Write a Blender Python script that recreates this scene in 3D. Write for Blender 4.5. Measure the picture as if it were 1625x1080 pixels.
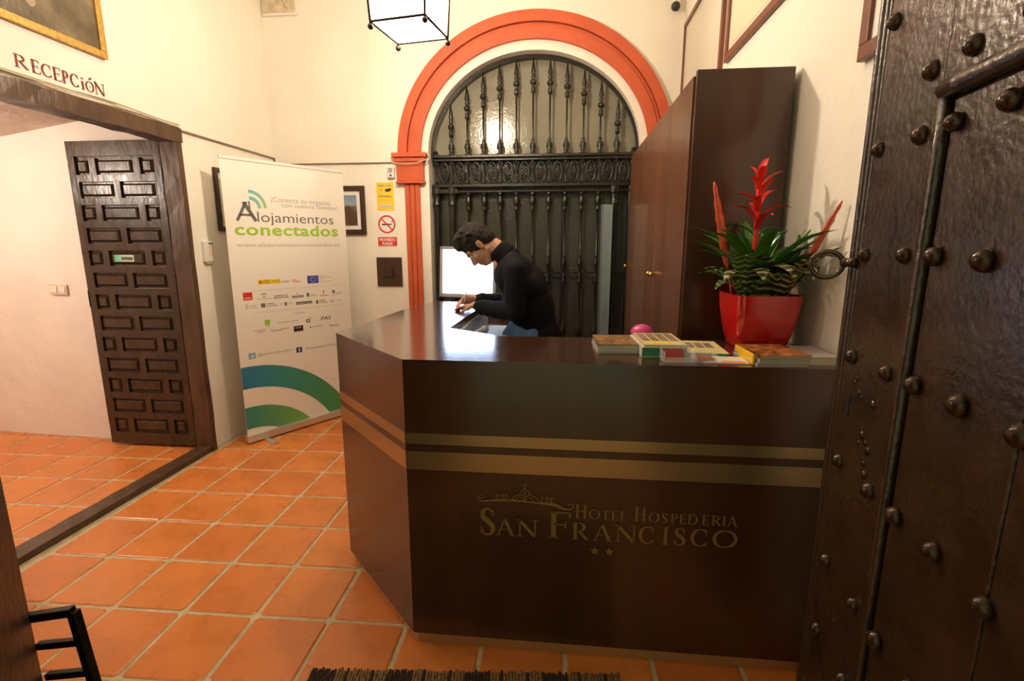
import bpy, bmesh, math, random
from mathutils import Vector, Matrix, noise
random.seed(7)
S = bpy.context.scene
for o in list(bpy.data.objects): bpy.data.objects.remove(o)
COL = S.collection
PI = math.pi

# ------------------------------------------------------------------ camera
cam_d = bpy.data.cameras.new('camera'); cam = bpy.data.objects.new('camera', cam_d); COL.objects.link(cam)
S.camera = cam
cam_d.sensor_fit = 'HORIZONTAL'; cam_d.sensor_width = 36.0; cam_d.lens = 790.0 / 1625.0 * 36.0
cam.location = (0, 0, 1.52)
cam.rotation_euler = (math.radians(90 - 10.8909), 0, math.radians(5.7142))
cam_d.clip_start = 0.02

# ------------------------------------------------------------------ world, lights, exposure
W = bpy.data.worlds.new('world'); S.world = W; W.use_nodes = True
W.node_tree.nodes['Background'].inputs[0].default_value = (0.80, 0.90, 0.52, 1)
W.node_tree.nodes['Background'].inputs[1].default_value = 0.58
S.view_settings.view_transform = 'Standard'; S.view_settings.look = 'None'
S.view_settings.gamma = 1.0; S.view_settings.use_curve_mapping = False
S.view_settings.exposure = 0.22

def lamp(name, kind, loc, energy, color, size=0.1, rot=None, spot=None):
    d = bpy.data.lights.new(name, kind); d.energy = energy; d.color = color
    if kind == 'AREA': d.size = size
    else: d.shadow_soft_size = size
    o = bpy.data.objects.new(name, d); COL.objects.link(o); o.location = loc
    if rot: o.rotation_euler = rot
    return o
WARM = (1.0, 0.83, 0.64)
lamp('lantern_light', 'POINT', (-0.835, 2.87, 2.835), 158, WARM, 0.05)
lamp('adjoining_room_light', 'POINT', (-4.0, 2.25, 2.05), 42, (1.0, 0.84, 0.70), 0.07)
lamp('hall_ceiling_fill', 'AREA', (-1.0, 2.3, 3.93), 17, WARM, 1.4)  # unseen soft area light added under the ceiling as fill
#lamp('entrance_daylight', 'AREA', (0.0, -0.9, 1.9), 3.0, (0.75, 0.85, 1.0), 1.2, (math.radians(85), 0, 0))

# ------------------------------------------------------------------ materials
def nodes(m): m.use_nodes = True; return m.node_tree.nodes, m.node_tree.links
def mat(name, color, rough=0.5, metal=0.0, var=0.0, nscale=8.0, bump=0.0, bscale=40.0, stretch=(1, 1, 1),
        emit=None, estr=0.0, rnd=0.0, coat=0.0, alpha=1.0, trans=0.0, spec=0.5, detail=4.0, bdist=0.01, rvar=0.0, dark=None):
    m = bpy.data.materials.new(name); N, L = nodes(m); b = N['Principled BSDF']
    c = (*color, 1)
    b.inputs['Base Color'].default_value = c; b.inputs['Roughness'].default_value = rough
    b.inputs['Metallic'].default_value = metal; b.inputs['Specular IOR Level'].default_value = spec
    b.inputs['Coat Weight'].default_value = coat; b.inputs['Alpha'].default_value = alpha
    b.inputs['Transmission Weight'].default_value = trans
    if emit: b.inputs['Emission Color'].default_value = (*emit, 1); b.inputs['Emission Strength'].default_value = estr
    tc = N.new('ShaderNodeTexCoord'); mp = N.new('ShaderNodeMapping'); mp.inputs['Scale'].default_value = stretch
    L.new(tc.outputs['Object'], mp.inputs['Vector'])
    if var > 0 or rnd > 0:
        nt = N.new('ShaderNodeTexNoise'); nt.inputs['Scale'].default_value = nscale; nt.inputs['Detail'].default_value = detail
        L.new(mp.outputs[0], nt.inputs['Vector'])
        mx = N.new('ShaderNodeMix'); mx.data_type = 'RGBA'
        dk = dark if dark else tuple(v * (1 - var) for v in color)
        mx.inputs['A'].default_value = (*dk, 1)
        mx.inputs['B'].default_value = (*[min(1, v * (1 + var * 0.6)) for v in color], 1)
        rp = N.new('ShaderNodeMapRange'); rp.inputs[1].default_value = 0.3; rp.inputs[2].default_value = 0.7
        L.new(nt.outputs[0], rp.inputs[0]); L.new(rp.outputs[0], mx.inputs['Factor'])
        out = mx.outputs['Result']
        if rnd > 0:
            oi = N.new('ShaderNodeObjectInfo'); hs = N.new('ShaderNodeHueSaturation')
            r1 = N.new('ShaderNodeMapRange'); r1.inputs[3].default_value = 1 - rnd; r1.inputs[4].default_value = 1 + rnd
            L.new(oi.outputs['Random'], r1.inputs[0]); L.new(r1.outputs[0], hs.inputs['Value'])
            r2 = N.new('ShaderNodeMapRange'); r2.inputs[3].default_value = 0.5 - rnd * 0.05; r2.inputs[4].default_value = 0.5 + rnd * 0.05
            L.new(oi.outputs['Random'], r2.inputs[0]); L.new(r2.outputs[0], hs.inputs['Hue'])
            L.new(out, hs.inputs['Color']); out = hs.outputs[0]
        L.new(out, b.inputs['Base Color'])
    if rvar > 0:
        n3 = N.new('ShaderNodeTexNoise'); n3.inputs['Scale'].default_value = nscale * 1.7; L.new(mp.outputs[0], n3.inputs['Vector'])
        r3 = N.new('ShaderNodeMapRange'); r3.inputs[1].default_value = .3; r3.inputs[2].default_value = .7
        r3.inputs[3].default_value = max(0.02, rough - rvar); r3.inputs[4].default_value = rough + rvar
        L.new(n3.outputs[0], r3.inputs[0]); L.new(r3.outputs[0], b.inputs['Roughness'])
    if bump > 0:
        n2 = N.new('ShaderNodeTexNoise'); n2.inputs['Scale'].default_value = bscale; n2.inputs['Detail'].default_value = 5
        L.new(mp.outputs[0], n2.inputs['Vector'])
        bp = N.new('ShaderNodeBump'); bp.inputs['Strength'].default_value = bump; bp.inputs['Distance'].default_value = bdist
        L.new(n2.outputs[0], bp.inputs['Height']); L.new(bp.outputs[0], b.inputs['Normal'])
    return m

M = {}
M['plaster'] = mat('warm_plaster', (0.84, 0.79, 0.69), 0.75, var=0.045, nscale=1.6, bump=0.35, bscale=5, bdist=0.03)
M['plaster_adj'] = mat('pale_plaster', (0.84, 0.77, 0.69), 0.75, var=0.06, nscale=2.0, bump=0.45, bscale=6, bdist=0.03)
M['relief'] = mat('relief_plaster', (0.62, 0.54, 0.38), 0.8, var=0.2, nscale=25, bump=0.4, bscale=60)
M['red'] = mat('red_ochre_paint', (0.52, 0.088, 0.026), 0.55, var=0.10, nscale=6, bump=0.25, bscale=25)
M['tile'] = mat('terracotta', (0.63, 0.195, 0.042), 0.30, var=0.12, nscale=4, bump=0.12, bscale=22, rnd=0.07, rvar=0.10, spec=0.5)
M['grout'] = mat('grout', (0.56, 0.46, 0.28), 0.85, var=0.2, nscale=14, bump=0.4, bscale=80)
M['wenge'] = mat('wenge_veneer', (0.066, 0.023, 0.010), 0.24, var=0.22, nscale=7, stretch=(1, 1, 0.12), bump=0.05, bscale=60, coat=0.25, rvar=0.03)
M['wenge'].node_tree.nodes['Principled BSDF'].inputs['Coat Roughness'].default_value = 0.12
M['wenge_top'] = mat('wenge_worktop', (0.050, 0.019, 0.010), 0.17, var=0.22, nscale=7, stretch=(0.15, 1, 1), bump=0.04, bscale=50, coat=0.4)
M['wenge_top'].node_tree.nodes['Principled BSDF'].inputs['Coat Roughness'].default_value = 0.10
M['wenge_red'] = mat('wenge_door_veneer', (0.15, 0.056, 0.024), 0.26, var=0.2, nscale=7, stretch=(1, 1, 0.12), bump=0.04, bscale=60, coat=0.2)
M['bronze'] = mat('bronze_strip', (0.40, 0.29, 0.15), 0.25, metal=0.75, var=0.08, nscale=60, stretch=(1, 1, 12))
M['plinth'] = mat('floor_toned_plinth', (0.50, 0.27, 0.12), 0.3, metal=0.3)  # brown base colour stands in for the floor reflected in the metal
M['letter'] = mat('bronze_letters', (0.30, 0.185, 0.065), 0.45, metal=0.4)
M['iron'] = mat('black_iron', (0.020, 0.017, 0.013), 0.24, metal=0.25, var=0.3, nscale=30, bump=0.25, bscale=90, spec=0.6)
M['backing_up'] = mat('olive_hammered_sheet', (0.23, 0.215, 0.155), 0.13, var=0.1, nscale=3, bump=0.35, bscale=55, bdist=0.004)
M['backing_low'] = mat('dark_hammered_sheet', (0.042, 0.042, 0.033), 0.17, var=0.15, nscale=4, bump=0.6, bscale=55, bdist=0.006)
M['steel'] = mat('grey_blue_steel', (0.22, 0.27, 0.28), 0.42, metal=0.3, var=0.05)
M['door_dark'] = mat('dark_brown_painted_wood', (0.050, 0.028, 0.014), 0.30, var=0.3, nscale=9, stretch=(1, 1, 0.3), bump=0.4, bscale=22, spec=0.5, rvar=0.08)
M['door_stud'] = mat('dark_varnished_door', (0.034, 0.015, 0.006), 0.30, var=0.35, nscale=7, bump=0.42, bscale=62, bdist=0.006, spec=0.8, rvar=0.07)
M['stud'] = mat('varnished_iron_stud', (0.050, 0.026, 0.013), 0.17, metal=0.4, var=0.3, nscale=30, bump=0.3, bscale=50)
M['frame_wood'] = mat('old_brown_timber', (0.085, 0.044, 0.020), 0.42, var=0.4, nscale=12, stretch=(1, 1, 0.3), bump=0.5, bscale=25)
M['pic_dark'] = mat('dark_wood_frame', (0.05, 0.022, 0.012), 0.25, var=0.2, nscale=20)
M['pic_brown'] = mat('brown_wood_frame', (0.17, 0.055, 0.022), 0.35, var=0.2, nscale=20)
M['gold'] = mat('gilt_frame', (0.55, 0.34, 0.08), 0.38, metal=0.5, var=0.25, nscale=50, bump=0.4, bscale=120)
M['mount'] = mat('pale_print_paper', (0.66, 0.62, 0.50), 0.35, var=0.03, nscale=4)
M['white'] = mat('white_card', (0.82, 0.80, 0.74), 0.4)
M['white_plastic'] = mat('white_plastic', (0.78, 0.75, 0.68), 0.35)
M['cream_plastic'] = mat('cream_plastic', (0.70, 0.60, 0.42), 0.4)
M['wire'] = mat('cable_cream', (0.50, 0.40, 0.26), 0.5)
M['wire_dark'] = mat('cable_brown', (0.20, 0.13, 0.08), 0.5)
M['banner'] = mat('banner_vinyl', (0.84, 0.80, 0.72), 0.42)
M['alu'] = mat('aluminium', (0.72, 0.70, 0.66), 0.3, metal=0.7)
M['grey_txt'] = mat('print_grey', (0.13, 0.13, 0.12), 0.45)
M['lgrey_txt'] = mat('print_light_grey', (0.38, 0.36, 0.32), 0.45)
M['green_txt'] = mat('print_lime', (0.33, 0.55, 0.045), 0.45)
M['black_txt'] = mat('print_black', (0.03, 0.025, 0.02), 0.45)
M['red_txt'] = mat('print_red', (0.62, 0.03, 0.025), 0.45)
M['orange_txt'] = mat('print_orange', (0.75, 0.25, 0.04), 0.45)
M['yellow'] = mat('print_yellow', (0.85, 0.60, 0.03), 0.4)
M['eu_blue'] = mat('print_blue', (0.035, 0.06, 0.36), 0.4)
M['maroon'] = mat('maroon_lettering', (0.19, 0.012, 0.018), 0.4)
M['perspex'] = mat('clear_acrylic', (0.95, 0.95, 0.93), 0.08, alpha=0.22, spec=0.6)
M['skin'] = mat('skin', (0.64, 0.37, 0.25), 0.48, var=0.08, nscale=30)
M['skin'].node_tree.nodes['Principled BSDF'].inputs['Subsurface Weight'].default_value = 0.08
M['hair'] = mat('dark_hair', (0.012, 0.007, 0.004), 0.65, var=0.5, nscale=90, stretch=(1, 4, 1), bump=0.9, bscale=110, bdist=0.01)
M['navy'] = mat('dark_navy_knit', (0.007, 0.007, 0.011), 0.9, spec=0.2, var=0.2, nscale=60, bump=0.3, bscale=200)
M['shirt'] = mat('blue_shirt_cloth', (0.09, 0.23, 0.50), 0.7, bump=0.3, bscale=30)
M['orange_tie'] = mat('salmon_shirt_cloth', (0.70, 0.30, 0.15), 0.7)
M['trouser'] = mat('black_trousers', (0.015, 0.014, 0.016), 0.8)
M['shoe'] = mat('black_leather', (0.012, 0.010, 0.010), 0.35)
M['screen'] = mat('lit_screen', (0.8, 0.85, 1), 0.4, emit=(0.52, 0.70, 1.0), estr=14)
M['mon_grey'] = mat('monitor_grey', (0.42, 0.42, 0.44), 0.35)
M['mon_dark'] = mat('monitor_black', (0.02, 0.02, 0.022), 0.35)
M['phone'] = mat('phone_grey', (0.38, 0.42, 0.46), 0.4)
M['pot'] = mat('red_glazed_pot', (0.50, 0.010, 0.008), 0.10, coat=0.5)
M['soil'] = mat('soil', (0.05, 0.03, 0.018), 0.9, bump=0.8, bscale=60)
M['leaf_g'] = mat('green_leaf', (0.060, 0.180, 0.026), 0.25, var=0.4, nscale=12)
M['bract'] = mat('red_bract', (0.72, 0.025, 0.015), 0.35, var=0.2, nscale=20)
M['bract2'] = mat('orange_red_spike', (0.66, 0.085, 0.030), 0.4, var=0.25, nscale=40)
M['pink'] = mat('magenta_balloon', (0.62, 0.055, 0.26), 0.3)
M['ball'] = mat('black_ball', (0.02, 0.014, 0.01), 0.2, metal=0.4)
M['brass'] = mat('brass_knob', (0.75, 0.52, 0.18), 0.22, metal=1.0)
M['paper_edge'] = mat('page_edges', (0.62, 0.56, 0.42), 0.7, var=0.25, nscale=12, stretch=(0.3, 0.3, 40))
M['green_edge'] = mat('green_page_edges', (0.05, 0.26, 0.12), 0.6, var=0.3, nscale=12, stretch=(0.3, 0.3, 40))
M['grey_edge'] = mat('grey_page_edges', (0.34, 0.32, 0.24), 0.7, var=0.3, nscale=12, stretch=(0.3, 0.3, 40))
M['rug_a'] = mat('tan_yarn', (0.33, 0.20, 0.085), 0.95, var=0.5, nscale=120, bump=0.9, bscale=240)
M['rug_b'] = mat('dark_brown_yarn', (0.060, 0.030, 0.016), 0.95, var=0.5, nscale=120, bump=0.9, bscale=240)
M['adj_ceiling'] = mat('grey_pink_vault', (0.62, 0.50, 0.42), 0.85, var=0.22, nscale=3, bump=0.5, bscale=10, bdist=0.03)
M['lamp_glass'] = mat('lit_lantern_glass', (1, 0.93, 0.8), 0.3, emit=(1.0, 0.86, 0.62), estr=3.2, alpha=0.45)
M['bulb'] = mat('bulb', (1, 1, 1), 0.3, emit=(1.0, 0.88, 0.66), estr=30)
M['dark_hole'] = mat('keyhole_black', (0.004, 0.003, 0.003), 0.9)

def banded(name, cols, freq):
    m = bpy.data.materials.new(name); N, L = nodes(m); b = N['Principled BSDF']; b.inputs['Roughness'].default_value = 0.35
    uv = N.new('ShaderNodeUVMap'); mp = N.new('ShaderNodeMapping'); mp.inputs['Scale'].default_value = (1, 1, 1); L.new(uv.outputs[0], mp.inputs[0])
    w = N.new('ShaderNodeTexWave'); w.bands_direction = 'Y'; w.inputs['Scale'].default_value = freq; w.inputs['Distortion'].default_value = 1.2
    w.inputs['Detail'].default_value = 2; w.inputs['Detail Scale'].default_value = 2.0
    L.new(mp.outputs[0], w.inputs['Vector']); r = N.new('ShaderNodeValToRGB')
    r.color_ramp.elements[0].position = 0.62; r.color_ramp.elements[0].color = (*cols[0], 1)
    r.color_ramp.elements[1].position = 0.80; r.color_ramp.elements[1].color = (*cols[1], 1)
    L.new(w.outputs[0], r.inputs[0]); L.new(r.outputs[0], b.inputs['Base Color']); return m
M['leaf_band'] = banded('banded_leaf', ((0.050, 0.030, 0.018), (0.34, 0.38, 0.14)), 2.6)
M['leaf_band2'] = banded('banded_leaf_green', ((0.030, 0.085, 0.022), (0.24, 0.32, 0.10)), 3.0)

def ramp_mat(name, axis, stops, origin, scale, rough=0.45):
    """flat printed colour run along one object axis"""
    m = bpy.data.materials.new(name); N, L = nodes(m); b = N['Principled BSDF']; b.inputs['Roughness'].default_value = rough
    tc = N.new('ShaderNodeTexCoord'); sx = N.new('ShaderNodeSeparateXYZ'); L.new(tc.outputs['Object'], sx.inputs[0])
    mr = N.new('ShaderNodeMapRange'); mr.inputs[1].default_value = origin; mr.inputs[2].default_value = origin + scale
    L.new(sx.outputs[axis], mr.inputs[0]); r = N.new('ShaderNodeValToRGB')
    while len(r.color_ramp.elements) < len(stops): r.color_ramp.elements.new(0.5)
    for e, (p, c) in zip(r.color_ramp.elements, stops): e.position = p; e.color = (*c, 1)
    L.new(mr.outputs[0], r.inputs[0]); L.new(r.outputs[0], b.inputs['Base Color']); return m

# ------------------------------------------------------------------ mesh helpers
def cr(points, n=6):
    """Catmull-Rom through tuples of any length"""
    P = [points[0]] + list(points) + [points[-1]]; out = []
    for i in range(1, len(P) - 2):
        for k in range(n):
            t = k / n
            out.append(tuple(0.5 * (2 * b + (c - a) * t + (2 * a - 5 * b + 4 * c - d) * t * t + (3 * b - a - 3 * c + d) * t ** 3)
                             for a, b, c, d in zip(P[i - 1], P[i], P[i + 1], P[i + 2])))
    out.append(tuple(points[-1])); return out

class MB:
    def __init__(s): s.v = []; s.f = []; s.m = []; s.uv = {}; s.k = 0
    def add(s, vs, fs, mtx=None):
        o = len(s.v)
        s.v += [tuple((mtx @ Vector(v)) if mtx else Vector(v)) for v in vs]
        for f in fs: s.f.append([i + o for i in f]); s.m.append(s.k)
        return o
    def box(s, x0, x1, y0, y1, z0, z1, mtx=None):
        v = [(x, y, z) for x in (x0, x1) for y in (y0, y1) for z in (z0, z1)]
        s.add(v, [(0, 1, 3, 2), (4, 6, 7, 5), (0, 4, 5, 1), (2, 3, 7, 6), (0, 2, 6, 4), (1, 5, 7, 3)], mtx); return s
    def tube(s, pts, r, seg=8, mtx=None, closed=False):
        P = [Vector(p) for p in pts]; n = len(P); rs = r if isinstance(r, (list, tuple)) else [r] * n
        vs = []; ref = None
        for i in range(n):
            if closed: t = P[(i + 1) % n] - P[i - 1]
            else: t = P[min(i + 1, n - 1)] - P[max(i - 1, 0)]
            t = t.normalized() if t.length > 1e-9 else Vector((0, 0, 1))
            if ref is None: ref = Vector((0, 0, 1)) if abs(t.z) < 0.9 else Vector((1, 0, 0))
            a = (ref - t * ref.dot(t)).normalized(); ref = a; b = t.cross(a)
            for k in range(seg):
                q = 2 * PI * k / seg; vs.append(P[i] + a * (math.cos(q) * rs[i]) + b * (math.sin(q) * rs[i]))
        fs = []
        for i in range(n if closed else n - 1):
            for k in range(seg):
                j = (i + 1) % n; k2 = (k + 1) % seg
                fs.append((i * seg + k, i * seg + k2, j * seg + k2, j * seg + k))
        if not closed: fs.append(tuple(reversed(range(seg)))); fs.append(tuple(range((n - 1) * seg, n * seg)))
        s.add(vs, fs, mtx); return s
    def lathe(s, prof, c=(0, 0, 0), seg=12, mtx=None, caps=True):
        vs = []; n = len(prof)
        for r, z in prof:
            for k in range(seg):
                q = 2 * PI * k / seg; vs.append((c[0] + r * math.cos(q), c[1] + r * math.sin(q), c[2] + z))
        fs = [(i * seg + k, i * seg + (k + 1) % seg, (i + 1) * seg + (k + 1) % seg, (i + 1) * seg + k) for i in range(n - 1) for k in range(seg)]
        if caps: fs.append(tuple(reversed(range(seg)))); fs.append(tuple(range((n - 1) * seg, n * seg)))
        s.add(vs, fs, mtx); return s
    def ball(s, c, r, seg=10, rings=6, mtx=None, sc=(1, 1, 1)):
        prof = [(max(1e-4, r * math.sin(PI * i / rings)), -r * math.cos(PI * i / rings)) for i in range(rings + 1)]
        mm = Matrix.Translation(c) @ Matrix.Diagonal((*sc, 1))
        s.lathe(prof, seg=seg, mtx=(mtx @ mm) if mtx else mm); return s
    def prism(s, poly, z0, z1, mtx=None):
        n = len(poly); vs = [(x, y, z0) for x, y in poly] + [(x, y, z1) for x, y in poly]
        fs = [tuple(reversed(range(n))), tuple(range(n, 2 * n))] + [(i, (i + 1) % n, n + (i + 1) % n, n + i) for i in range(n)]
        s.add(vs, fs, mtx); return s
    def strip(s, A, B, mtx=None):
        n = len(A); s.add(list(A) + list(B), [(i, i + 1, n + i + 1, n + i) for i in range(n - 1)], mtx); return s
    def frustum(s, x0, x1, z0, z1, y0, ins, y1, mtx=None):
        """raised field: base rect at y0, inset top at y1"""
        v = [(x0, y0, z0), (x1, y0, z0), (x1, y0, z1), (x0, y0, z1), (x0 + ins, y1, z0 + ins), (x1 - ins, y1, z0 + ins), (x1 - ins, y1, z1 - ins), (x0 + ins, y1, z1 - ins)]
        s.add(v, [(3, 2, 1, 0), (4, 5, 6, 7), (0, 1, 5, 4), (1, 2, 6, 5), (2, 3, 7, 6), (3, 0, 4, 7)], mtx); return s
    def build(s, name, mats, parent=None, smooth=False, bevel=0.0, loc=None, fix=True):
        me = bpy.data.meshes.new(name); me.from_pydata(s.v, [], s.f)
        mats = mats if isinstance(mats, list) else [mats]
        for q in mats: me.materials.append(q)
        if len(mats) > 1:
            for p, k in zip(me.polygons, s.m): p.material_index = k
        if fix:
            bm = bmesh.new(); bm.from_mesh(me); bmesh.ops.recalc_face_normals(bm, faces=bm.faces); bm.to_mesh(me); bm.free()
        if smooth:
            for p in me.polygons: p.use_smooth = True
            if smooth == 'auto':
                me.update()
                bm = bmesh.new(); bm.from_mesh(me)
                for e in bm.edges:
                    if len(e.link_faces) == 2 and e.calc_face_angle(0) > 0.7: e.smooth = False
                bm.to_mesh(me); bm.free()
        o = bpy.data.objects.new(name, me); COL.objects.link(o)
        if parent: o.parent = parent; o.matrix_parent_inverse = Matrix.Identity(4)
        if loc: o.location = loc
        if bevel:
            md = o.modifiers.new('bevel', 'BEVEL'); md.width = bevel; md.segments = 2; md.limit_method = 'ANGLE'
        return o

def thing(name, label, cat, loc=(0, 0, 0), rot=0, group=None, rotv=None):
    o = bpy.data.objects.new(name, None); COL.objects.link(o); o.empty_display_size = 0.05
    o.location = loc; o.rotation_euler = rotv if rotv else (0, 0, rot); o['label'] = label; o['category'] = cat
    if group: o['group'] = group
    return o
def tag(o, label, cat, group=None):
    o['label'] = label; o['category'] = cat
    if group: o['group'] = group
    return o
def struct(o): o['kind'] = 'structure'; return o
def frame(o, ex, ey, ez):
    return Matrix(((ex[0], ey[0], ez[0], o[0]), (ex[1], ey[1], ez[1], o[1]), (ex[2], ey[2], ez[2], o[2]), (0, 0, 0, 1)))
def copyto(o, parent, loc=None, mtx=None):
    c = o.copy(); COL.objects.link(c); c.parent = parent
    if loc: c.location = loc
    return c

def text_mesh(txt, size, off=0.0, ext=0.0006, space=1.0, align='LEFT'):
    cu = bpy.data.curves.new('t', 'FONT'); cu.body = txt; cu.size = size; cu.offset = off; cu.extrude = ext; cu.space_character = space; cu.align_x = align
    cu.resolution_u = 3
    o = bpy.data.objects.new('t', cu); COL.objects.link(o)
    dg = bpy.context.evaluated_depsgraph_get(); me = bpy.data.meshes.new_from_object(o.evaluated_get(dg))
    bpy.data.objects.remove(o); bpy.data.curves.remove(cu); return me
def lettering(txt, width, height, x, y, m, parent, mtx, name='lettering', off=0.0, shear=0.0, z=0.001, ext=0.0006, space=1.0):
    """text fitted into the box (x,y)-(x+width,y+height) of a local frame"""
    me = text_mesh(txt, 1.0, off, ext, space); xs = [v.co.x for v in me.vertices]; ys = [v.co.y for v in me.vertices]
    x0, x1, y0, y1 = min(xs), max(xs), min(ys), max(ys); sx = width / (x1 - x0); sy = height / (y1 - y0)
    for v in me.vertices:
        yy = (v.co.y - y0) * sy; v.co = Vector((x + (v.co.x - x0) * sx + shear * yy, y + yy, z + v.co.z))
    me.transform(mtx); me.materials.clear(); me.materials.append(m)
    o = bpy.data.objects.new(name, me); COL.objects.link(o); o.parent = parent; return o

# ---- serif capitals drawn with a broad pen: each glyph is a list of strokes [(x, y, width)...] in a 1 x 1 box
TK, TN = 0.17, 0.06
def _l(x0, y0, x1, y1, w): return [(x0, y0, w), (x1, y1, w)]
def _arc(cx, cy, rx, ry, a0, a1, n=14):
    out = []
    for i in range(n + 1):
        a = math.radians(a0 + (a1 - a0) * i / n); w = TN + (TK - TN) * abs(math.cos(a)) ** 1.3
        out.append((cx + rx * math.cos(a), cy + ry * math.sin(a), w))
    return out
def _sf(x, y, h=0.14): return _l(x - h, y, x + h, y, 0.05)
GL = {
 'A': [_l(.47, .98, .12, .02, .07), _l(.45, 1.0, .86, .02, .17), _l(.25, .36, .68, .36, .05), _sf(.12, .03, .12), _sf(.86, .03, .14)],
 'N': [_l(.15, .03, .15, .97, .07), _l(.12, .97, .86, .03, .17), _l(.88, .03, .88, .97, .07), _sf(.14, .03), _sf(.1, .97, .1), _sf(.88, .97)],
 'F': [_l(.26, .03, .26, .97, TK), _l(.1, .97, .9, .97, .06), _l(.26, .52, .74, .52, .05), _sf(.26, .03, .2), _l(.9, .98, .92, .76, .05), _l(.74, .64, .74, .4, .05)],
 'E': [_l(.24, .03, .24, .97, TK), _l(.08, .97, .82, .97, .06), _l(.24, .52, .68, .52, .05), _l(.08, .03, .88, .03, .06), _l(.82, .98, .84, .8, .05), _l(.88, .02, .92, .24, .05), _l(.68, .62, .68, .42, .04)],
 'L': [_l(.24, .03, .24, .97, TK), _sf(.24, .97, .18), _l(.08, .03, .88, .03, .06), _l(.88, .02, .92, .28, .05)],
 'H': [_l(.2, .03, .2, .97, .14), _l(.82, .03, .82, .97, .14), _l(.2, .52, .82, .52, .05), _sf(.2, .03), _sf(.2, .97), _sf(.82, .03), _sf(.82, .97)],
 'T': [_l(.5, .03, .5, .97, TK), _l(.06, .97, .94, .97, .06), _sf(.5, .03, .2), _l(.06, .98, .04, .76, .05), _l(.94, .98, .96, .76, .05)],
 'I': [_l(.5, .03, .5, .97, .17), _l(.1, .97, .9, .97, .05), _l(.1, .03, .9, .03, .05)],
 'P': [_l(.24, .03, .24, .97, TK), _sf(.24, .03, .2), _l(.08, .97, .5, .97, .05), _arc(.46, .72, .34, .245, 90, -90), _l(.24, .47, .48, .47, .05)],
 'R': [_l(.2, .03, .2, .97, TK), _sf(.2, .03, .17), _l(.05, .97, .45, .97, .05), _arc(.4, .74, .3, .225, 90, -90), _l(.2, .51, .42, .51, .05), _l(.42, .5, .88, .03, .15), _l(.84, .03, .98, .03, .05)],
 'D': [_l(.2, .03, .2, .97, .15), _l(.05, .97, .42, .97, .05), _l(.05, .03, .42, .03, .05), _arc(.4, .5, .46, .465, 90, -90, 20)],
 'O': [_arc(.5, .5, .42, .46, 0, 360, 32)],
 'C': [_arc(.54, .5, .44, .46, 48, 318, 26), _l(.84, .66, .84, .93, .05), _l(.86, .07, .86, .28, .04)],
 'S': [cr([(.78, .76, .05), (.66, .93, .07), (.44, .97, .07), (.24, .86, .13), (.26, .66, .17), (.52, .51, .19), (.76, .34, .17), (.76, .14, .13), (.55, .03, .07), (.3, .05, .07), (.16, .26, .05)], 5), _l(.79, .7, .8, .94, .05), _l(.15, .06, .15, .3, .05)],
 'i': [_l(.5, .03, .5, .62, .16), _l(.2, .62, .6, .62, .05), _l(.1, .03, .9, .03, .05), _l(.5, .78, .5, .9, .18)],
}
def glyph(mb, ch, x, y, w, h, ext=0.0008, z=0.001):
    mb_pen = []
    for st in GL[ch]:
        n = len(st); L_, R_ = [], []
        for i, (px, py, pw) in enumerate(st):
            a = st[max(i - 1, 0)]; b = st[min(i + 1, n - 1)]
            dx, dy = (b[0] - a[0]) * w, (b[1] - a[1]) * h; d = math.hypot(dx, dy) or 1
            nx, ny = -dy / d, dx / d; hw = pw * h * 0.5
            L_.append((x + px * w + nx * hw, y + py * h + ny * hw, z + ext)); R_.append((x + px * w - nx * hw, y + py * h - ny * hw, z + ext))
        mb.strip(L_, R_, mb.M)
def pen(mb, pts, z=0.0018):
    L_, R_ = [], []; n = len(pts)
    for i, (px, py, pw) in enumerate(pts):
        a = pts[max(i - 1, 0)]; b = pts[min(i + 1, n - 1)]; dx, dy = b[0] - a[0], b[1] - a[1]; d = math.hypot(dx, dy) or 1
        L_.append((px - dy / d * pw / 2, py + dx / d * pw / 2, z)); R_.append((px + dy / d * pw / 2, py - dx / d * pw / 2, z))
    mb.strip(L_, R_, mb.M)

# =================================================================== SETTING
XL, XR, YB, YF, ZC = -2.6, 0.93, 4.47, 0.12, 4.05
# ---- floor : grout bed with laid tiles
mb = MB(); mb.box(-5.2, XR + 0.1, -1.6, YB + 0.25, -0.12, -0.004)
floor = struct(mb.build('floor', M['grout']))
def tile_mesh(seed):
    rr = random.Random(seed); b = MB(); a, c = 0.1515, 0.1565
    j = lambda: rr.uniform(-0.0018, 0.0018)
    base = [(-a + j(), -c + j()), (a + j(), -c + j()), (a + j(), c + j()), (-a + j(), c + j())]
    q = 0.006; ch = 0.011
    def ring(ins, z):
        out = []
        for i in range(4):
            x, y = base[i]; px, py = base[i - 1]; nx, ny = base[(i + 1) % 4]
            sx, sy = (1 if x > 0 else -1), (1 if y > 0 else -1); x -= sx * ins; y -= sy * ins
            pre = (x, y - sy * ch) if (i % 2 == 1) else (x - sx * ch, y); post = (x - sx * ch, y) if (i % 2 == 1) else (x, y - sy * ch)
            if i in (0, 2): pre, post = (x, y - sy * ch), (x - sx * ch, y)
            else: pre, post = (x - sx * ch, y), (x, y - sy * ch)
            out += [(pre[0], pre[1], z), (post[0], post[1], z)]
        return out
    A, B, C_ = ring(0, -0.01), ring(0, -0.002), ring(q, 0.0012)
    vs = A + B + C_; fs = []
    for r0 in (0, 8):
        for k in range(8): fs.append((r0 + k, r0 + (k + 1) % 8, r0 + 8 + (k + 1) % 8, r0 + 8 + k))
    fs.append(tuple(range(16, 24))); b.add(vs, fs)
    me = b.build('floor_tile', M['tile'], smooth=False); d = me.data; bpy.data.objects.remove(me); return d
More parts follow.
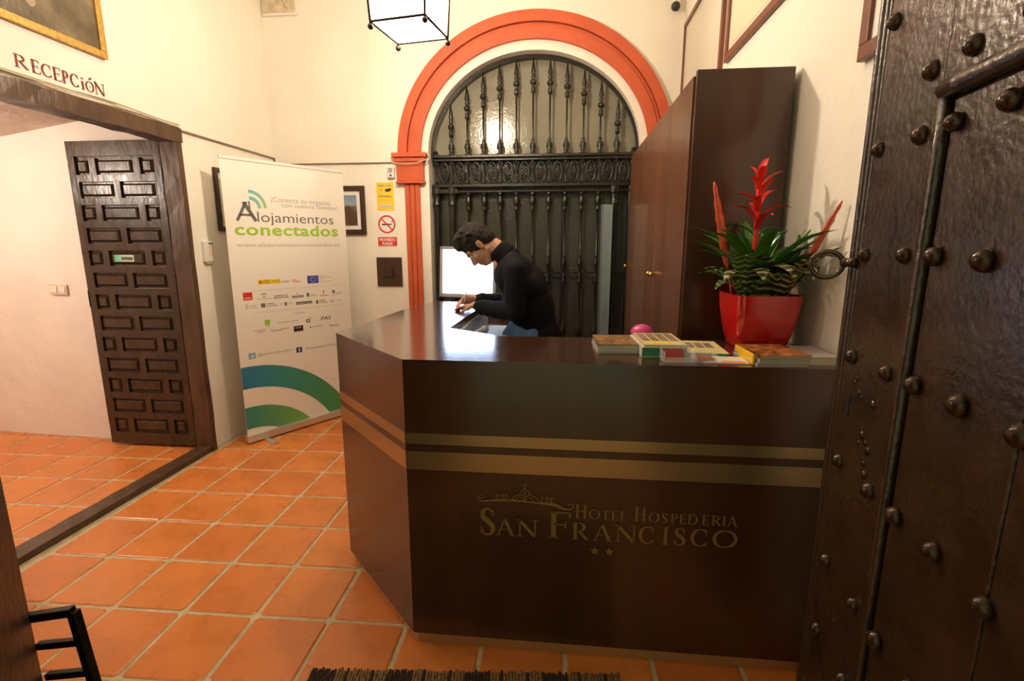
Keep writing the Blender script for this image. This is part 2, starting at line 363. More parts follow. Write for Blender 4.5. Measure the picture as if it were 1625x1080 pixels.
tms = [tile_mesh(i) for i in range(6)]
TA = math.radians(1.3); ca, sa = math.cos(TA), math.sin(TA)
cnt = 0
def lay(i, j, ox, oy, rect):
    global cnt
    u, v = (i + 0.5) * 0.320, (j + 0.5) * 0.330
    x, y = ox + u * ca - v * sa, oy + u * sa + v * ca
    if rect[0] < x < rect[1] and rect[2] < y < rect[3]:
        o = bpy.data.objects.new('floor_tile', random.choice(tms)); COL.objects.link(o); o.parent = floor
        o.location = (x, y, random.uniform(-0.0008, 0.0008)); o.rotation_euler = (random.uniform(-.002, .002), random.uniform(-.002, .002), TA + random.choice((0, PI)))
        cnt += 1
for i in range(-8, 12):
    for j in range(-8, 12):
        lay(i, j, -1.565, 1.700, (XL - 0.02, XR + 0.15, -0.5, YB + 0.05))
for i in range(-8, 2):
    for j in range(-5, 8):
        lay(i, j, -2.905, 1.78, (-5.1, -2.70, 0.9, 3.6))

# ---- walls
mb = MB()   # left wall with the doorway; opening y 1.80..3.20, z < 2.20
mb.box(XL - 0.11, XL, YF - 0.4, 1.74, 0, ZC); mb.box(XL - 0.11, XL, 3.30, YB + 0.2, 0, ZC); mb.box(XL - 0.11, XL, 1.74, 3.30, 2.27, ZC)
struct(mb.build('wall_left', M['plaster']))
mb = MB(); mb.box(XR, XR + 0.2, YF - 0.4, YB + 0.2, 0, ZC); struct(mb.build('wall_right', M['plaster']))
mb = MB(); mb.box(-5.3, XR + 0.2, -0.4, YB + 0.3, ZC, ZC + 0.1); struct(mb.build('ceiling', M['plaster']))
mb = MB()   # front wall around the entrance the photographer stands in
mb.box(XL, -0.62, YF - 0.35, YF, 0, ZC); mb.box(0.60, XR, YF - 0.35, YF, 0, ZC); mb.box(-0.62, 0.60, YF - 0.35, YF, 2.45, ZC)
struct(mb.build('wall_front', M['plaster']))
# back wall with an arched opening
ACX, AZ, ARX, ARZ = -0.275, 2.29, 0.905, 0.805
mb = MB(); N_ = 48
arc = [(ACX - ARX * math.cos(PI * i / N_), AZ + ARZ * math.sin(PI * i / N_)) for i in range(N_ + 1)]
xl, xr = ACX - ARX, ACX + ARX; y0, y1 = YB, YB + 0.24
mb.box(XL, xl, y0, y1, 0, ZC); mb.box(xr, XR, y0, y1, 0, ZC)
for i in range(N_):
    (xa, za), (xb, zb) = arc[i], arc[i + 1]
    mb.add([(xa, y0, za), (xb, y0, zb), (xb, y0, ZC), (xa, y0, ZC), (xa, y1, za), (xb, y1, zb), (xb, y1, ZC), (xa, y1, ZC)],
           [(0, 1, 2, 3), (4, 7, 6, 5), (0, 4, 5, 1)])
struct(mb.build('wall_back', M['plaster'], fix=False))
# adjoining room
mb = MB(); mb.prism([(-5.1, 3.50), (-2.70, 3.375), (-2.70, 3.6), (-5.1, 3.7)], 0, 3.0)
w = struct(mb.build('wall_adjoining_back', M['plaster_adj']))
mb = MB(); mb.box(-5.25, -5.1, 0.6, 3.7, 0, 3.0); struct(mb.build('wall_adjoining_left', M['plaster_adj']))
mb = MB(); mb.box(-5.25, -2.71, 0.5, 0.65, 0, 3.0); struct(mb.build('wall_adjoining_front', M['plaster_adj']))
mb = MB(); n = 14
for i in range(n):   # gently curved vault
    xa, xb = -5.1 + 2.40 * i / n, -5.1 + 2.40 * (i + 1) / n
    f = lambda x: 2.29 + (x + 4.09) * 0.125
    mb.add([(xa, 0.6, f(xa)), (xb, 0.6, f(xb)), (xb, 3.52, f(xb)), (xa, 3.52, f(xa)), (xa, 0.6, f(xa) + .1), (xb, 0.6, f(xb) + .1), (xb, 3.52, f(xb) + .1), (xa, 3.52, f(xa) + .1)],
           [(0, 3, 2, 1), (4, 5, 6, 7)])
struct(mb.build('ceiling_adjoining', M['adj_ceiling'], fix=False))
# chipped patch on the adjoining wall: shallow irregular plaster flakes
mb = MB(); rr = random.Random(5)
for k in range(16):
    cx, cz = -4.22 + rr.uniform(-.07, .07), 0.24 + rr.uniform(-.10, .12); s_ = rr.uniform(.015, .035)
    ww = lambda x: 3.50 - (x + 5.1) * 0.0565
    pts = [(cx + s_ * rr.uniform(.6, 1.3) * math.cos(a), cz + s_ * rr.uniform(.6, 1.3) * math.sin(a)) for a in [i * PI / 3.5 for i in range(7)]]
    mtx = frame((0, ww(cx) + 0.003, 0), (1, -0.0565, 0), (0, 0, 1), (0, -1, 0)); mb.prism(pts, 0, 0.008, mtx)
o = mb.build('plaster_patch', mat('patch_plaster', (0.62, 0.46, 0.27), 0.85, var=0.3, nscale=30), parent=w)

# red arch moulding (trim)
trim = struct(thing('trim_1', '', '')); del trim['label']; del trim['category']
def ring_band(mb, ro, ri, ya, yb, a0=0, a1=180, n=64):
    for i in range(n):
        q = []
        for a in (a0 + (a1 - a0) * i / n, a0 + (a1 - a0) * (i + 1) / n):
            a = math.radians(a); cx, sx = -math.cos(a), math.sin(a)
            for (rx, rz) in (ro, ri):
                for y in (ya, yb): q.append((ACX + rx * cx, y, AZ + rz * sx))
        # q: 0 o-ya,1 o-yb,2 i-ya,3 i-yb, 4..7 next
        mb.add(q, [(0, 4, 6, 2), (0, 1, 5, 4), (2, 6, 7, 3), (1, 3, 7, 5)])
mb = MB()
ring_band(mb, (1.165, 1.090), (1.085, 1.005), YB - 0.045, YB + 0.01)
ring_band(mb, (1.080, 1.000), (1.055, 0.975), YB - 0.022, YB + 0.01)
ring_band(mb, (1.050, 0.970), (0.965, 0.880), YB - 0.035, YB + 0.01)
mb.build('arch_moulding', M['red'], parent=trim, fix=False)
for sx_ in (-1, 1):
    def bx(mb, x0, x1, ya, yb, z0, z1):
        if sx_ == 1: x0, x1 = 2 * ACX - x1, 2 * ACX - x0
        mb.box(x0, min(x1, XR - 0.001), ya, yb, z0, z1)
    mb = MB(); bx(mb, -1.49, -1.185, YB - 0.075, YB, 2.262, 2.30); bx(mb, -1.475, -1.20, YB - 0.06, YB, 2.225, 2.258)
    mb.build('capital_cornice', M['red'], parent=trim, bevel=0.006)
    mb = MB(); bx(mb, -1.455, -1.215, YB - 0.05, YB, 2.065, 2.225); bx(mb, -1.465, -1.205, YB - 0.06, YB, 2.045, 2.065)
    mb.build('capital_block', M['red'], parent=trim, bevel=0.006)
    mb = MB()
    for k in range(3): bx(mb, -1.395 + k * 0.047, -1.395 + k * 0.047 + 0.041, YB - 0.032, YB, 0, 2.045)
    bx(mb, -1.395, -1.26, YB - 0.018, YB, 0, 2.045)
    mb.build('pilaster', M['red'], parent=trim, bevel=0.008)

# timber doorway frame to the adjoining room
fr = struct(thing('door_1', '', '')); del fr['label']; del fr['category']; fr.name = 'door_1'
def jit_box(name, x0, x1, y0, y1, z0, z1, m, parent, ax, amp=0.005, n=16):
    """timber with a slightly uneven run along one axis"""
    rr = random.Random(hash(name) % 97 + int(y0 * 10)); b = MB(); vs = []; lo, hi = (x0, y0, z0)[ax], (x1, y1, z1)[ax]
    for i in range(n + 1):
        t = lo + (hi - lo) * i / n; d = [rr.uniform(-amp, amp) for _ in range(4)]
        oth = [k for k in range(3) if k != ax]; r0 = [(x0, y0, z0)[k] for k in oth]; r1 = [(x1, y1, z1)[k] for k in oth]
        for (p, q, e) in ((r0[0], r0[1], 0), (r1[0], r0[1], 1), (r1[0], r1[1], 2), (r0[0], r1[1], 3)):
            v = [0, 0, 0]; v[ax] = t; v[oth[0]] = p + d[e] * .5; v[oth[1]] = q + d[e]; vs.append(tuple(v))
    fs = [(i * 4 + k, i * 4 + (k + 1) % 4, i * 4 + 4 + (k + 1) % 4, i * 4 + 4 + k) for i in range(n) for k in range(4)] + [(0, 1, 2, 3), (n * 4, n * 4 + 1, n * 4 + 2, n * 4 + 3)]
    b.add(vs, fs); return b.build(name, m, parent=parent)
jit_box('jamb', -2.70, -2.575, 3.268, 3.312, 0.0, 2.27, M['frame_wood'], fr, 2, 0.003)
jit_box('jamb', -2.70, -2.575, 1.72, 1.80, 0.0, 2.27, M['frame_wood'], fr, 2, 0.003)
jit_box('lintel', -2.70, -2.57, 1.70, 3.32, 2.195, 2.285, M['frame_wood'], fr, 1, 0.004)
jit_box('threshold', -2.695, -2.585, 1.80, 3.268, -0.002, 0.035, M['frame_wood'], fr, 1, 0.003)

# ---- panelled door leaf (local: x along the leaf from hinge to free edge, y out of the face, z up)
leaf = struct(thing('door_2', '', '')); del leaf['label']; del leaf['category']; leaf.name = 'door_2'
leaf.location = (-3.437, 3.335, 0.02); LW, LH = 0.70, 2.20
mb = MB(); mb.box(0, LW, -0.012, 0.012, 0, LH)
mb.build('door_core', M['door_dark'], parent=leaf)
rows = 13; top, bot = 2.11, 0.07; ph = (top - bot) / rows; mb = MB()
mb.box(0, 0.052, -0.03, 0.0, 0, LH); mb.box(LW - 0.052, LW, -0.03, 0.0, 0, LH)
mb.box(0.052, LW - 0.052, -0.03, 0, 0, bot + 0.02); mb.box(0.052, LW - 0.052, -0.03, 0, top - 0.012, LH)
for r in range(rows):
    z0 = bot + r * ph
    if r: mb.box(0.052, LW - 0.052, -0.03, 0, z0 - 0.024, z0 + 0.024)
inner0, inner1 = 0.052, LW - 0.052; IW = inner1 - inner0
cells = []
for r in range(rows):
    z0, z1 = bot + r * ph + 0.024, bot + (r + 1) * ph - 0.024
    if r % 2 == 0: xs = [(0.005, .18), (0.265, .735), (0.82, .995)]
    else: xs = [(0.02, .46), (0.54, .98)]
    ex = [inner0] + [inner0 + IW * v for p in xs for v in p] + [inner1]
    for k in range(0, len(ex), 2): mb.box(ex[k], ex[k + 1], -0.03, 0, z0 - .002, z1 + .002)
    for a, b in xs: cells.append((inner0 + IW * a, inner0 + IW * b, z0, z1))
mb.build('door_rails', M['door_dark'], parent=leaf, bevel=0.004)
for (a, b, z0, z1) in cells:
    p = MB(); ins = 0.014; p.frustum(a + 0.012, b - 0.012, z0 + 0.012, z1 - 0.012, -0.012, ins, -0.031)
    p.build('door_panel', M['door_dark'], parent=leaf)
# ENTRADA plate on the fifth row
FB = lambda o: frame(o, (1, 0, 0), (0, 0, 1), (0, -1, 0))
zr = bot + 8.5 * ph
mb = MB(); mb.box(0.255, 0.405, -0.036, -0.030, zr - 0.024, zr + 0.024)
o = mb.build('door_plate', ramp_mat('plate_green', 0, [(0, (0.10, 0.48, 0.30)), (0.35, (0.30, 0.60, 0.45)), (0.5, (0.50, 0.62, 0.50))], 0.255, 0.15), parent=leaf, bevel=.002)
lettering('ENTRADA', 0.085, 0.022, 0.313, zr - 0.011, M['black_txt'], o, FB((0, -0.0365, 0)), off=0.01)
mb = MB()
for z in (0.25, 1.0, 1.9): mb.lathe([(0.009, 0), (0.009, 0.10)], (LW + 0.008, 0, z), 8)
mb.box(0.0, 0.006, -0.034, 0.0, 1.05, 1.17)
mb.build('hinge', M['iron'], parent=leaf)

# ---- studded entrance leaf on the right; local x = u along the leaf (0 at the free edge, negative to the hinge), y out of the face, z up
TH = math.radians(6.95)
dst = struct(thing('door_3', '', '')); del dst['label']; del dst['category']; dst.name = 'door_3'
dst.location = (0.70, 1.30, 0.0); dst.rotation_euler = (0, 0, PI / 2 - TH)      # local +x = leaf direction, local +y = toward room (left)
UW = -1.12; DH = 2.38
mb = MB(); mb.box(UW, -0.012, -0.055, -0.006, 0.015, DH); mb.build('door_core', M['door_stud'], parent=dst)
# boards, stiles and rails
for (u0, u1) in ((-0.285, -0.050),):
    mb = MB(); mb.box(u0, u1, -0.01, 0.004, 0.02, DH); mb.build('stile', M['door_stud'], parent=dst, bevel=.003)
mb = MB(); mb.box(UW, UW + 0.22, -0.01, 0.004, 0.02, DH); mb.build('stile', M['door_stud'], parent=dst, bevel=.003)
for (z0, z1) in ((1.80, DH), (0.02, 0.42)):
    mb = MB(); mb.box(UW + 0.22, -0.285, -0.01, 0.004, z0, z1); mb.build('rail', M['door_stud'], parent=dst, bevel=.003)
for (u0, u1) in ((-0.590, -0.318), (-0.86, -0.594)):
    mb = MB(); mb.box(u0, u1, -0.012, -0.001, 0.45, 1.765); mb.build('board', M['door_stud'], parent=dst, bevel=.003)
def half_round(mb, p0, p1, r, up=0.018):
    n = 12; V = []
    for i in range(n + 1):
        t = i / n; c = Vector(p0).lerp(Vector(p1), t); w = 1 + 0.10 * noise.noise(Vector((t * 14, p0[0] * 5, 0)))
        V.append((c, w))
    mb.tube([c for c, w in V], [r * w for c, w in V], 10)
mb = MB(); half_round(mb, (-0.300, 0.002, 0.43), (-0.300, 0.002, 1.785), 0.012); mb.build('moulding', M['door_stud'], parent=dst, smooth=True)
mb = MB(); half_round(mb, (-0.296, 0.004, 1.785), (UW + .22, 0.004, 1.785), 0.017); mb.build('moulding', M['door_stud'], parent=dst, smooth=True)
mb = MB(); half_round(mb, (-0.300, 0.002, 0.44), (UW + .22, 0.002, 0.44), 0.014); mb.build('moulding', M['door_stud'], parent=dst, smooth=True)
mb = MB(); half_round(mb, (UW + .22, 0.002, 0.44), (UW + .22, 0.002, 1.785), 0.014); mb.build('moulding', M['door_stud'], parent=dst, smooth=True)
mb = MB()
for u, r in ((-0.008, 0.011), (-0.027, 0.009), (-0.043, 0.007)): half_round(mb, (u, -0.002, 0.015), (u, -0.002, DH), r)
mb.build('edge_beading', M['door_stud'], parent=dst, smooth=True)
mb = MB(); mb.lathe([(0.0185, 0), (0.018, 0.004), (0.0155, 0.010), (0.011, 0.015), (0.005, 0.018), (0.0005, 0.0187)], seg=14, mtx=Matrix.Rotation(-PI / 2, 4, 'X'))
sd = mb.build('stud', M['stud'], parent=dst, smooth=True)
spots = []
for z in (1.725, 1.497, 1.262, 1.003, 0.728, 0.525, 0.25):
    for u in (-0.080, -0.242): spots.append((u, z))
    if z > .5:
        for u in (-0.343, -0.471, -0.598, -0.725, -0.85): spots.append((u, z))
spots += [(-0.246, 1.833), (-0.361, 1.833), (-0.49, 1.833), (-0.61, 1.833), (-0.075, 1.976), (-0.20, 2.09), (-0.34, 2.03), (-0.47, 2.03), (-0.08, 2.22), (-0.24, 2.25)]
rr = random.Random(3); first = True
for u, z in spots:
    o = sd if first else copyto(sd, dst); first = False
    k = rr.uniform(.9, 1.08); o.location = (u + rr.uniform(-.004, .004), 0.003, z + rr.uniform(-.004, .004)); o.scale = (k, 1, k)
mb = MB(); mb.box(-0.094, -0.080, 0.002, 0.0055, 1.12, 1.158); mb.lathe([(0.009, 0), (0.009, 0.0045)], seg=12, mtx=Matrix.Translation((-0.087, 0.0055, 1.163)) @ Matrix.Rotation(PI / 2, 4, 'X'))
mb.build('keyhole', M['dark_hole'], parent=dst)
mb = MB()
for k in range(12):
    u, z = -0.135 + rr.uniform(-.09, .03), rr.uniform(1.02, 1.22); mb.ball((u, 0.004, z), rr.uniform(.005, .011), 8, 4, sc=(1, .5, 1))
mb.build('varnish_lump', M['stud'], parent=dst, smooth=True)
# ring pull at the free edge
mb = MB(); mb.tube([(0.006 + .35 * (.036 + 0.034 * math.cos(a)), 0.014 + .94 * (.036 + .034 * math.cos(a)), 1.472 + 0.032 * math.sin(a)) for a in [2 * PI * i / 32 for i in range(32)]], 0.0062, 10, closed=True)
ring = mb.build('ring_pull', mat('polished_ring_iron', (0.10, 0.075, 0.055), 0.2, metal=0.9), parent=dst, smooth=True)
mb = MB(); mb.tube([(-0.045, 0.006, 1.478), (-0.02, 0.014, 1.478), (0.0, 0.018, 1.476)], [0.013, 0.010, 0.008], 10); mb.ball((-0.004, 0.016, 1.477), .012)
mb.build('ring_staple', M['stud'], parent=dst, smooth=True)

# ---- left entrance leaf, only its free edge in view
dl = struct(thing('door_4', '', '')); del dl['label']; del dl['category']; dl.name = 'door_4'
ex = Vector((-1.352 + 0.64, 1.0 - 0.16, 0)); lang = math.atan2(ex.y, -(-ex.x)); dl.location = (-0.64, 0.16, 0)
dirv = Vector((-1.352 + 0.64, 1.0 - 0.16, 0)); LL = dirv.length; dl.rotation_euler = (0, 0, math.atan2(dirv.y, dirv.x))
M['door_black'] = mat('black_brown_door_edge', (0.008, 0.005, 0.004), 0.45, var=.3, bump=.4, bscale=40)
mb = MB(); mb.box(0, LL, -0.0, 0.06, 0.015, 2.40); mb.build('door_core', M['door_black'], parent=dl, bevel=.006)
mb = MB(); mb.box(0.06, LL - .06, -0.012, 0.0, 0.1, 2.3); mb.build('board', M['door_black'], parent=dl, bevel=.004)
# open iron keeper bracket on its edge
def wpt(x, y, z):
    v = Matrix.Rotation(-dl.rotation_euler[2], 4, 'Z') @ (Vector((x, y, z)) - Vector(dl.location)); return v
mb = MB(); C1 = [(-1.345, .985, .585), (-1.225, 1.0, .603), (-1.197, 1.0, .34), (-1.33, .99, .33)]
def bar(a, b, w=0.012):
    A, B = wpt(*a), wpt(*b); d = (B - A).normalized(); s_ = Vector((0, 0, 1)).cross(d); s_ = s_.normalized() if s_.length > .1 else Vector((1, 0, 0)); t = d.cross(s_)
    vs = []
    for P in (A, B):
        for (i, j) in ((-1, -1), (1, -1), (1, 1), (-1, 1)): vs.append(P + s_ * w * i + t * w * j)
    mb.add(vs, [(0, 1, 5, 4), (1, 2, 6, 5), (2, 3, 7, 6), (3, 0, 4, 7), (3, 2, 1, 0), (4, 5, 6, 7)])
bar(C1[0], C1[1], .011); bar(C1[1], C1[2], .011); bar((-1.335, .99, .50), (-1.215, 1.0, .515), .009); bar((-1.325, .99, .41), (-1.205, 1.0, .425), .009); bar(C1[3], C1[2], .011)
mb.build('iron_bracket', mat('worn_black_iron', (0.02, 0.017, 0.014), 0.25, metal=0.5, var=.3), parent=dl, bevel=.003)

# =================================================================== IRON GRILLE
GY = 4.585
gr = thing('iron_gate', 'tall black wrought-iron gate of turned bars filling the arched opening', 'gate', (ACX, GY, 0))
def g(mb, name, m=None, smooth='auto', **k):
    for i, v in enumerate(mb.v): mb.v[i] = (v[0] - ACX, v[1] - GY, v[2])
    return mb.build(name, m or M['iron'], parent=gr, smooth=smooth, **k)
mb = MB(); ring_band(mb, (0.905, 0.802), (0.885, 0.780), GY - 0.03, GY + 0.02); g(mb, 'arch_ring', fix=False)
xa, xb = ACX - 0.90, ACX + 0.90
mb = MB(); mb.box(xa, xb, GY - 0.045, GY + 0.02, 2.272, 2.296); g(mb, 'rail', bevel=.004)
mb = MB(); mb.box(xa, xb, GY - 0.035, GY + 0.015, 2.245, 2.262); g(mb, 'rail', bevel=.004)
mb = MB(); mb.box(xa, xb, GY - 0.045, GY + 0.02, 2.022, 2.048); g(mb, 'rail', bevel=.004)
mb = MB(); mb.box(-0.955, xb, GY - 0.04, GY + 0.02, 1.975, 1.992); g(mb, 'rail', bevel=.004)
mb = MB(); mb.box(xa, -0.94, GY - 0.05, GY + 0.02, 1.968, 2.005); g(mb, 'rail', bevel=.004)
mb = MB(); mb.box(-0.94, xb, GY - 0.012, GY + 0.006, 1.262, 1.278); g(mb, 'rail')
mb = MB(); mb.box(xa, xb, GY - 0.02, GY + 0.02, 0.03, 0.07); g(mb, 'rail')
def bulb(z, r, h, c=0.008):   # vase shaped knop
    return [(c, z - h / 2), (r * .75, z - h * .42), (r * .55, z - h * .34), (r, z - h * .12), (r * .85, z + h * .1), (c * 1.2, z + h * .3), (r * .6, z + h * .36), (c, z + h * .5)]
def upper_bar(x):
    dx = (x - ACX) / 0.868; zt = 2.29 + 0.780 * math.sqrt(max(0.0, 1 - dx * dx)) - 0.004; L_ = zt - 2.296
    p = [(0.022, 2.296), (0.022, 2.305)] ; s = min(1.0, L_ / 0.42)
    p += bulb(2.296 + 0.075 * s, 0.024, 0.12 * s)
    p += [(0.008, 2.296 + 0.15 * s)] if s >= 1 else []
    top = zt - 0.28 * s
    if top > 2.296 + .15 * s: p += [(0.008, top)]
    p += [(0.016, top + 0.01 * s), (0.014, top + 0.05 * s), (0.009, top + 0.062 * s), (0.020, top + 0.078 * s), (0.024, top + 0.092 * s), (0.020, top + 0.106 * s), (0.009, top + 0.12 * s), (0.017, top + .135 * s), (0.010, top + .15 * s), (0.017, top + 0.175 * s), (0.012, top + 0.20 * s), (0.003, zt)]
    p.sort(key=lambda q: q[1]); return p
U0, DU = -1.141, 0.1443
for k in range(13):
    x = U0 + DU * k; mb = MB()
    mb.lathe([(r_ * 1.22 if r_ > .009 else r_, z_) for r_, z_ in upper_bar(x)], (x, GY - 0.012, 0), 10); g(mb, 'upper_bar', smooth=True)
# lower bars
for k in range(9):
    x = -0.850 + 0.1437 * k; mb = MB()
    p = [(0.024, 1.975), (0.020, 1.955), (0.012, 1.945), (0.018, 1.93), (0.026, 1.90), (0.022, 1.87), (0.012, 1.85), (0.018, 1.84), (0.016, 1.82), (0.009, 1.805),
         (0.009, 1.43), (0.014, 1.425), (0.010, 1.415), (0.013, 1.39), (0.023, 1.355), (0.020, 1.335), (0.010, 1.325), (0.018, 1.31), (0.010, 1.295), (0.010, 1.25), (0.018, 1.235), (0.012, 1.225), (0.022, 1.205), (0.020, 1.185), (0.011, 1.15), (0.013, 1.14), (0.0085, 1.13),
         (0.0085, 0.78), (0.014, 0.77), (0.022, 0.73), (0.012, 0.68), (0.009, 0.66), (0.009, 0.07)]
    mb.lathe([(r_ * 1.1, z_) for r_, z_ in reversed(p)], (x, GY - 0.012, 0), 10); g(mb, 'lower_bar', smooth=True)
for x in (-1.138, -0.998, 0.440):
    mb = MB(); p = [(0.028, 0.03), (0.028, 1.86), (0.040, 1.87), (0.036, 1.885), (0.030, 1.90), (0.034, 1.955), (0.044, 1.965), (0.044, 2.02)]
    mb.lathe(p, (x, GY - 0.02, 0), 14); g(mb, 'gate_post', smooth='auto')
mb = MB(); mb.lathe([(0.024, 0.03), (0.024, 2.02)], (0.575, GY - .01, 0), 10); g(mb, 'gate_post')
# pierced frieze: thin colonnettes and lace arches
for k in range(13):
    x = U0 + DU * k; mb = MB(); mb.lathe([(0.012, 2.048), (0.008, 2.07), (0.007, 2.22), (0.012, 2.235), (0.012, 2.247)], (x, GY - 0.016, 0), 8); g(mb, 'frieze_bar', smooth=True)
mb = MB(); cx, cz, rx, rz = 0, 2.148, 0.040, 0.085
mb.tube([(rx * math.cos(a), 0, cz + rz * math.sin(a)) for a in [2 * PI * i / 24 for i in range(24)]], 0.0075, 6, closed=True)
for s_ in (-1, 1):
    for zc, rr_ in ((2.118, 0.013), (2.148, 0.010), (2.178, 0.013)):
        mb.tube([(s_ * 0.017 + rr_ * math.cos(a), 0, zc + rr_ * math.sin(a)) for a in [2 * PI * i / 12 for i in range(12)]], 0.0035, 6, closed=True)
    mb.tube(cr([(s_ * .066, 0, 2.235), (s_ * .050, 0, 2.225), (s_ * .058, 0, 2.20), (s_ * .064, 0, 2.17)], 4), 0.004, 6)
    mb.tube(cr([(s_ * .066, 0, 2.06), (s_ * .050, 0, 2.07), (s_ * .058, 0, 2.09), (s_ * .064, 0, 2.12)], 4), 0.004, 6)
mb.tube([(0, 0, 2.07), (0, 0, 2.235)], 0.004, 6); mb.ball((0, 0, 2.205), .010, 8, 5); mb.ball((0, 0, 2.09), .010, 8, 5)
mb.tube([(-.066, 0, 2.148), (.066, 0, 2.148)], 0.0035, 6)
orn = mb.build('frieze_rosette', M['iron'], parent=gr, smooth=True); orn.location = (U0 + DU * .5 - ACX, -0.014, 0)
for k in range(1, 12): copyto(orn, gr, (U0 + DU * (k + .5) - ACX, -0.014, 0))
mb = MB(); xs_ = [xa + (xb - xa) * i / 40 for i in range(41)]
dome = [(x, 2.29 + ARZ * math.sqrt(max(0, 1 - ((x - ACX) / ARX) ** 2))) for x in xs_]
poly = [(xa, 2.055)] + [(x, z) for x, z in dome] + [(xb, 2.055)]
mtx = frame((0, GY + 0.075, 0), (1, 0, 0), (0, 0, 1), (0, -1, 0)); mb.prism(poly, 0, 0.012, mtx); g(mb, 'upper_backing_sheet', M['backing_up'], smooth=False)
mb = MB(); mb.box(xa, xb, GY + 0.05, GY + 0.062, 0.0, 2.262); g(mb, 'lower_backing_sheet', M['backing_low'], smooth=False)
mb = MB()
for x in (-0.55, -0.02): mb.box(x, x + 0.03, GY + 0.04, GY + 0.05, 0.0, 2.03)
mb.box(0.32, 0.335, GY + 0.035, GY + 0.05, 0, 2.03); g(mb, 'backing_batten', M['iron'], smooth=False)
# steel profile
t = thing('steel_profile', 'narrow grey-blue steel channel standing upright against the iron gate beside the wardrobe', 'metal post', (0.375, 4.50, 0))
mb = MB(); mb.box(-0.048, 0.048, -0.012, 0.012, 0, 1.86); mb.box(-0.048, -0.042, -0.022, -0.012, 0, 1.86); mb.box(0.042, 0.048, -0.022, -0.012, 0, 1.86)
mb.build('channel', M['steel'], parent=t, bevel=.002)
mb = MB(); mb.box(-0.062, -0.050, -0.012, 0.03, 0, 1.86); mb.build('side_strip', M['mon_dark'], parent=t)

# =================================================================== RECEPTION COUNTER
CZ = 1.131
ct = thing('reception_counter', 'dark wenge reception counter with bronze stripes, hotel lettering and an angled left wing', 'counter', (0, 1.63, 0))
def c_(mb, name, m, **k):
    for i, v in enumerate(mb.v): mb.v[i] = (v[0], v[1] - 1.63, v[2])
    return mb.build(name, m, parent=ct, **k)
A_, B_ = (-0.545, 1.63), (-1.006, 2.112)
outer = [A_, (0.925, 1.63), (0.925, 2.11), (-0.262, 2.11), (-0.53, 2.30), (-0.505, 3.40), (-0.86, 3.41), (-0.935, 3.22), (-0.955, 3.0), (-0.985, 2.5), B_]
mb = MB(); mb.prism(outer, CZ - 0.005, CZ); c_(mb, 'worktop', M['wenge_top'])
mb = MB(); mb.prism([(-.53, 1.652), (.92, 1.652), (.92, 2.1095), (-.262, 2.1095), (-.5295, 2.2995), (-.5055, 3.398), (-.85, 3.38), (-.91, 3.2), (-.955, 2.5), (-.975, 2.13)], CZ - 0.038, CZ - 0.0052); c_(mb, 'worktop_core', M['wenge'])
mb = MB(); mb.box(A_[0] + .0, 0.925, 1.6305, 1.65, 0.05, CZ - 0.0052); c_(mb, 'front_panel', M['wenge'])
def slab_between(mb, p, q, th, z0, z1, out=0.0):
    P, Q = Vector((*p, 0)), Vector((*q, 0)); d = (Q - P).normalized(); n = Vector((-d.y, d.x, 0))   # left of direction
    P2, Q2 = P - n * out, Q - n * out
    mb.prism([(P2.x, P2.y), (Q2.x, Q2.y), (Q.x + n.x * th, Q.y + n.y * th), (P.x + n.x * th, P.y + n.y * th)], z0, z1)
mb = MB(); slab_between(mb, B_, A_, 0.02, 0.05, CZ - 0.0052, 0); c_(mb, 'angled_panel', M['wenge'])
mb = MB(); slab_between(mb, (-0.935, 3.22), B_, 0.02, 0.05, CZ - 0.0052, 0); c_(mb, 'wing_side_panel', M['wenge'])
mb = MB(); mb.box(-0.86, -0.505, 3.38, 3.40, 0.0, CZ - .0385); c_(mb, 'wing_end_panel', M['wenge'])
mb = MB(); mb.box(-0.53, -0.505, 2.32, 3.38, 0.0, CZ - .0385); c_(mb, 'wing_inner_panel', M['phone'])  # pale blue-grey instead of wood: screen light put into the panel colour
mb = MB(); mb.box(-0.26, 0.925, 2.085, 2.10, 0.0, CZ - .0385); c_(mb, 'inner_panel', M['wenge'])
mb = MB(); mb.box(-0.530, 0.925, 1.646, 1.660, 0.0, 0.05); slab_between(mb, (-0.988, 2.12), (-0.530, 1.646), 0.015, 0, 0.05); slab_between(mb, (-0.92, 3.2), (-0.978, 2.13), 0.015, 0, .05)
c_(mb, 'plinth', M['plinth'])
for z0, z1 in ((0.824, 0.864), (0.727, 0.796)):
    mb = MB(); mb.box(A_[0], 0.925, 1.6278, 1.632, z0, z1); c_(mb, 'stripe', M['bronze'])
    mb = MB(); slab_between(mb, B_, A_, 0.002, z0, z1, 0.0022); c_(mb, 'stripe', M['bronze'])
mb = MB(); mb.box(-0.505, -0.29, 2.34, 3.36, 0.955, 0.975); c_(mb, 'inner_shelf', M['phone'])  # same blue-grey, carrying the screen light on the shelf
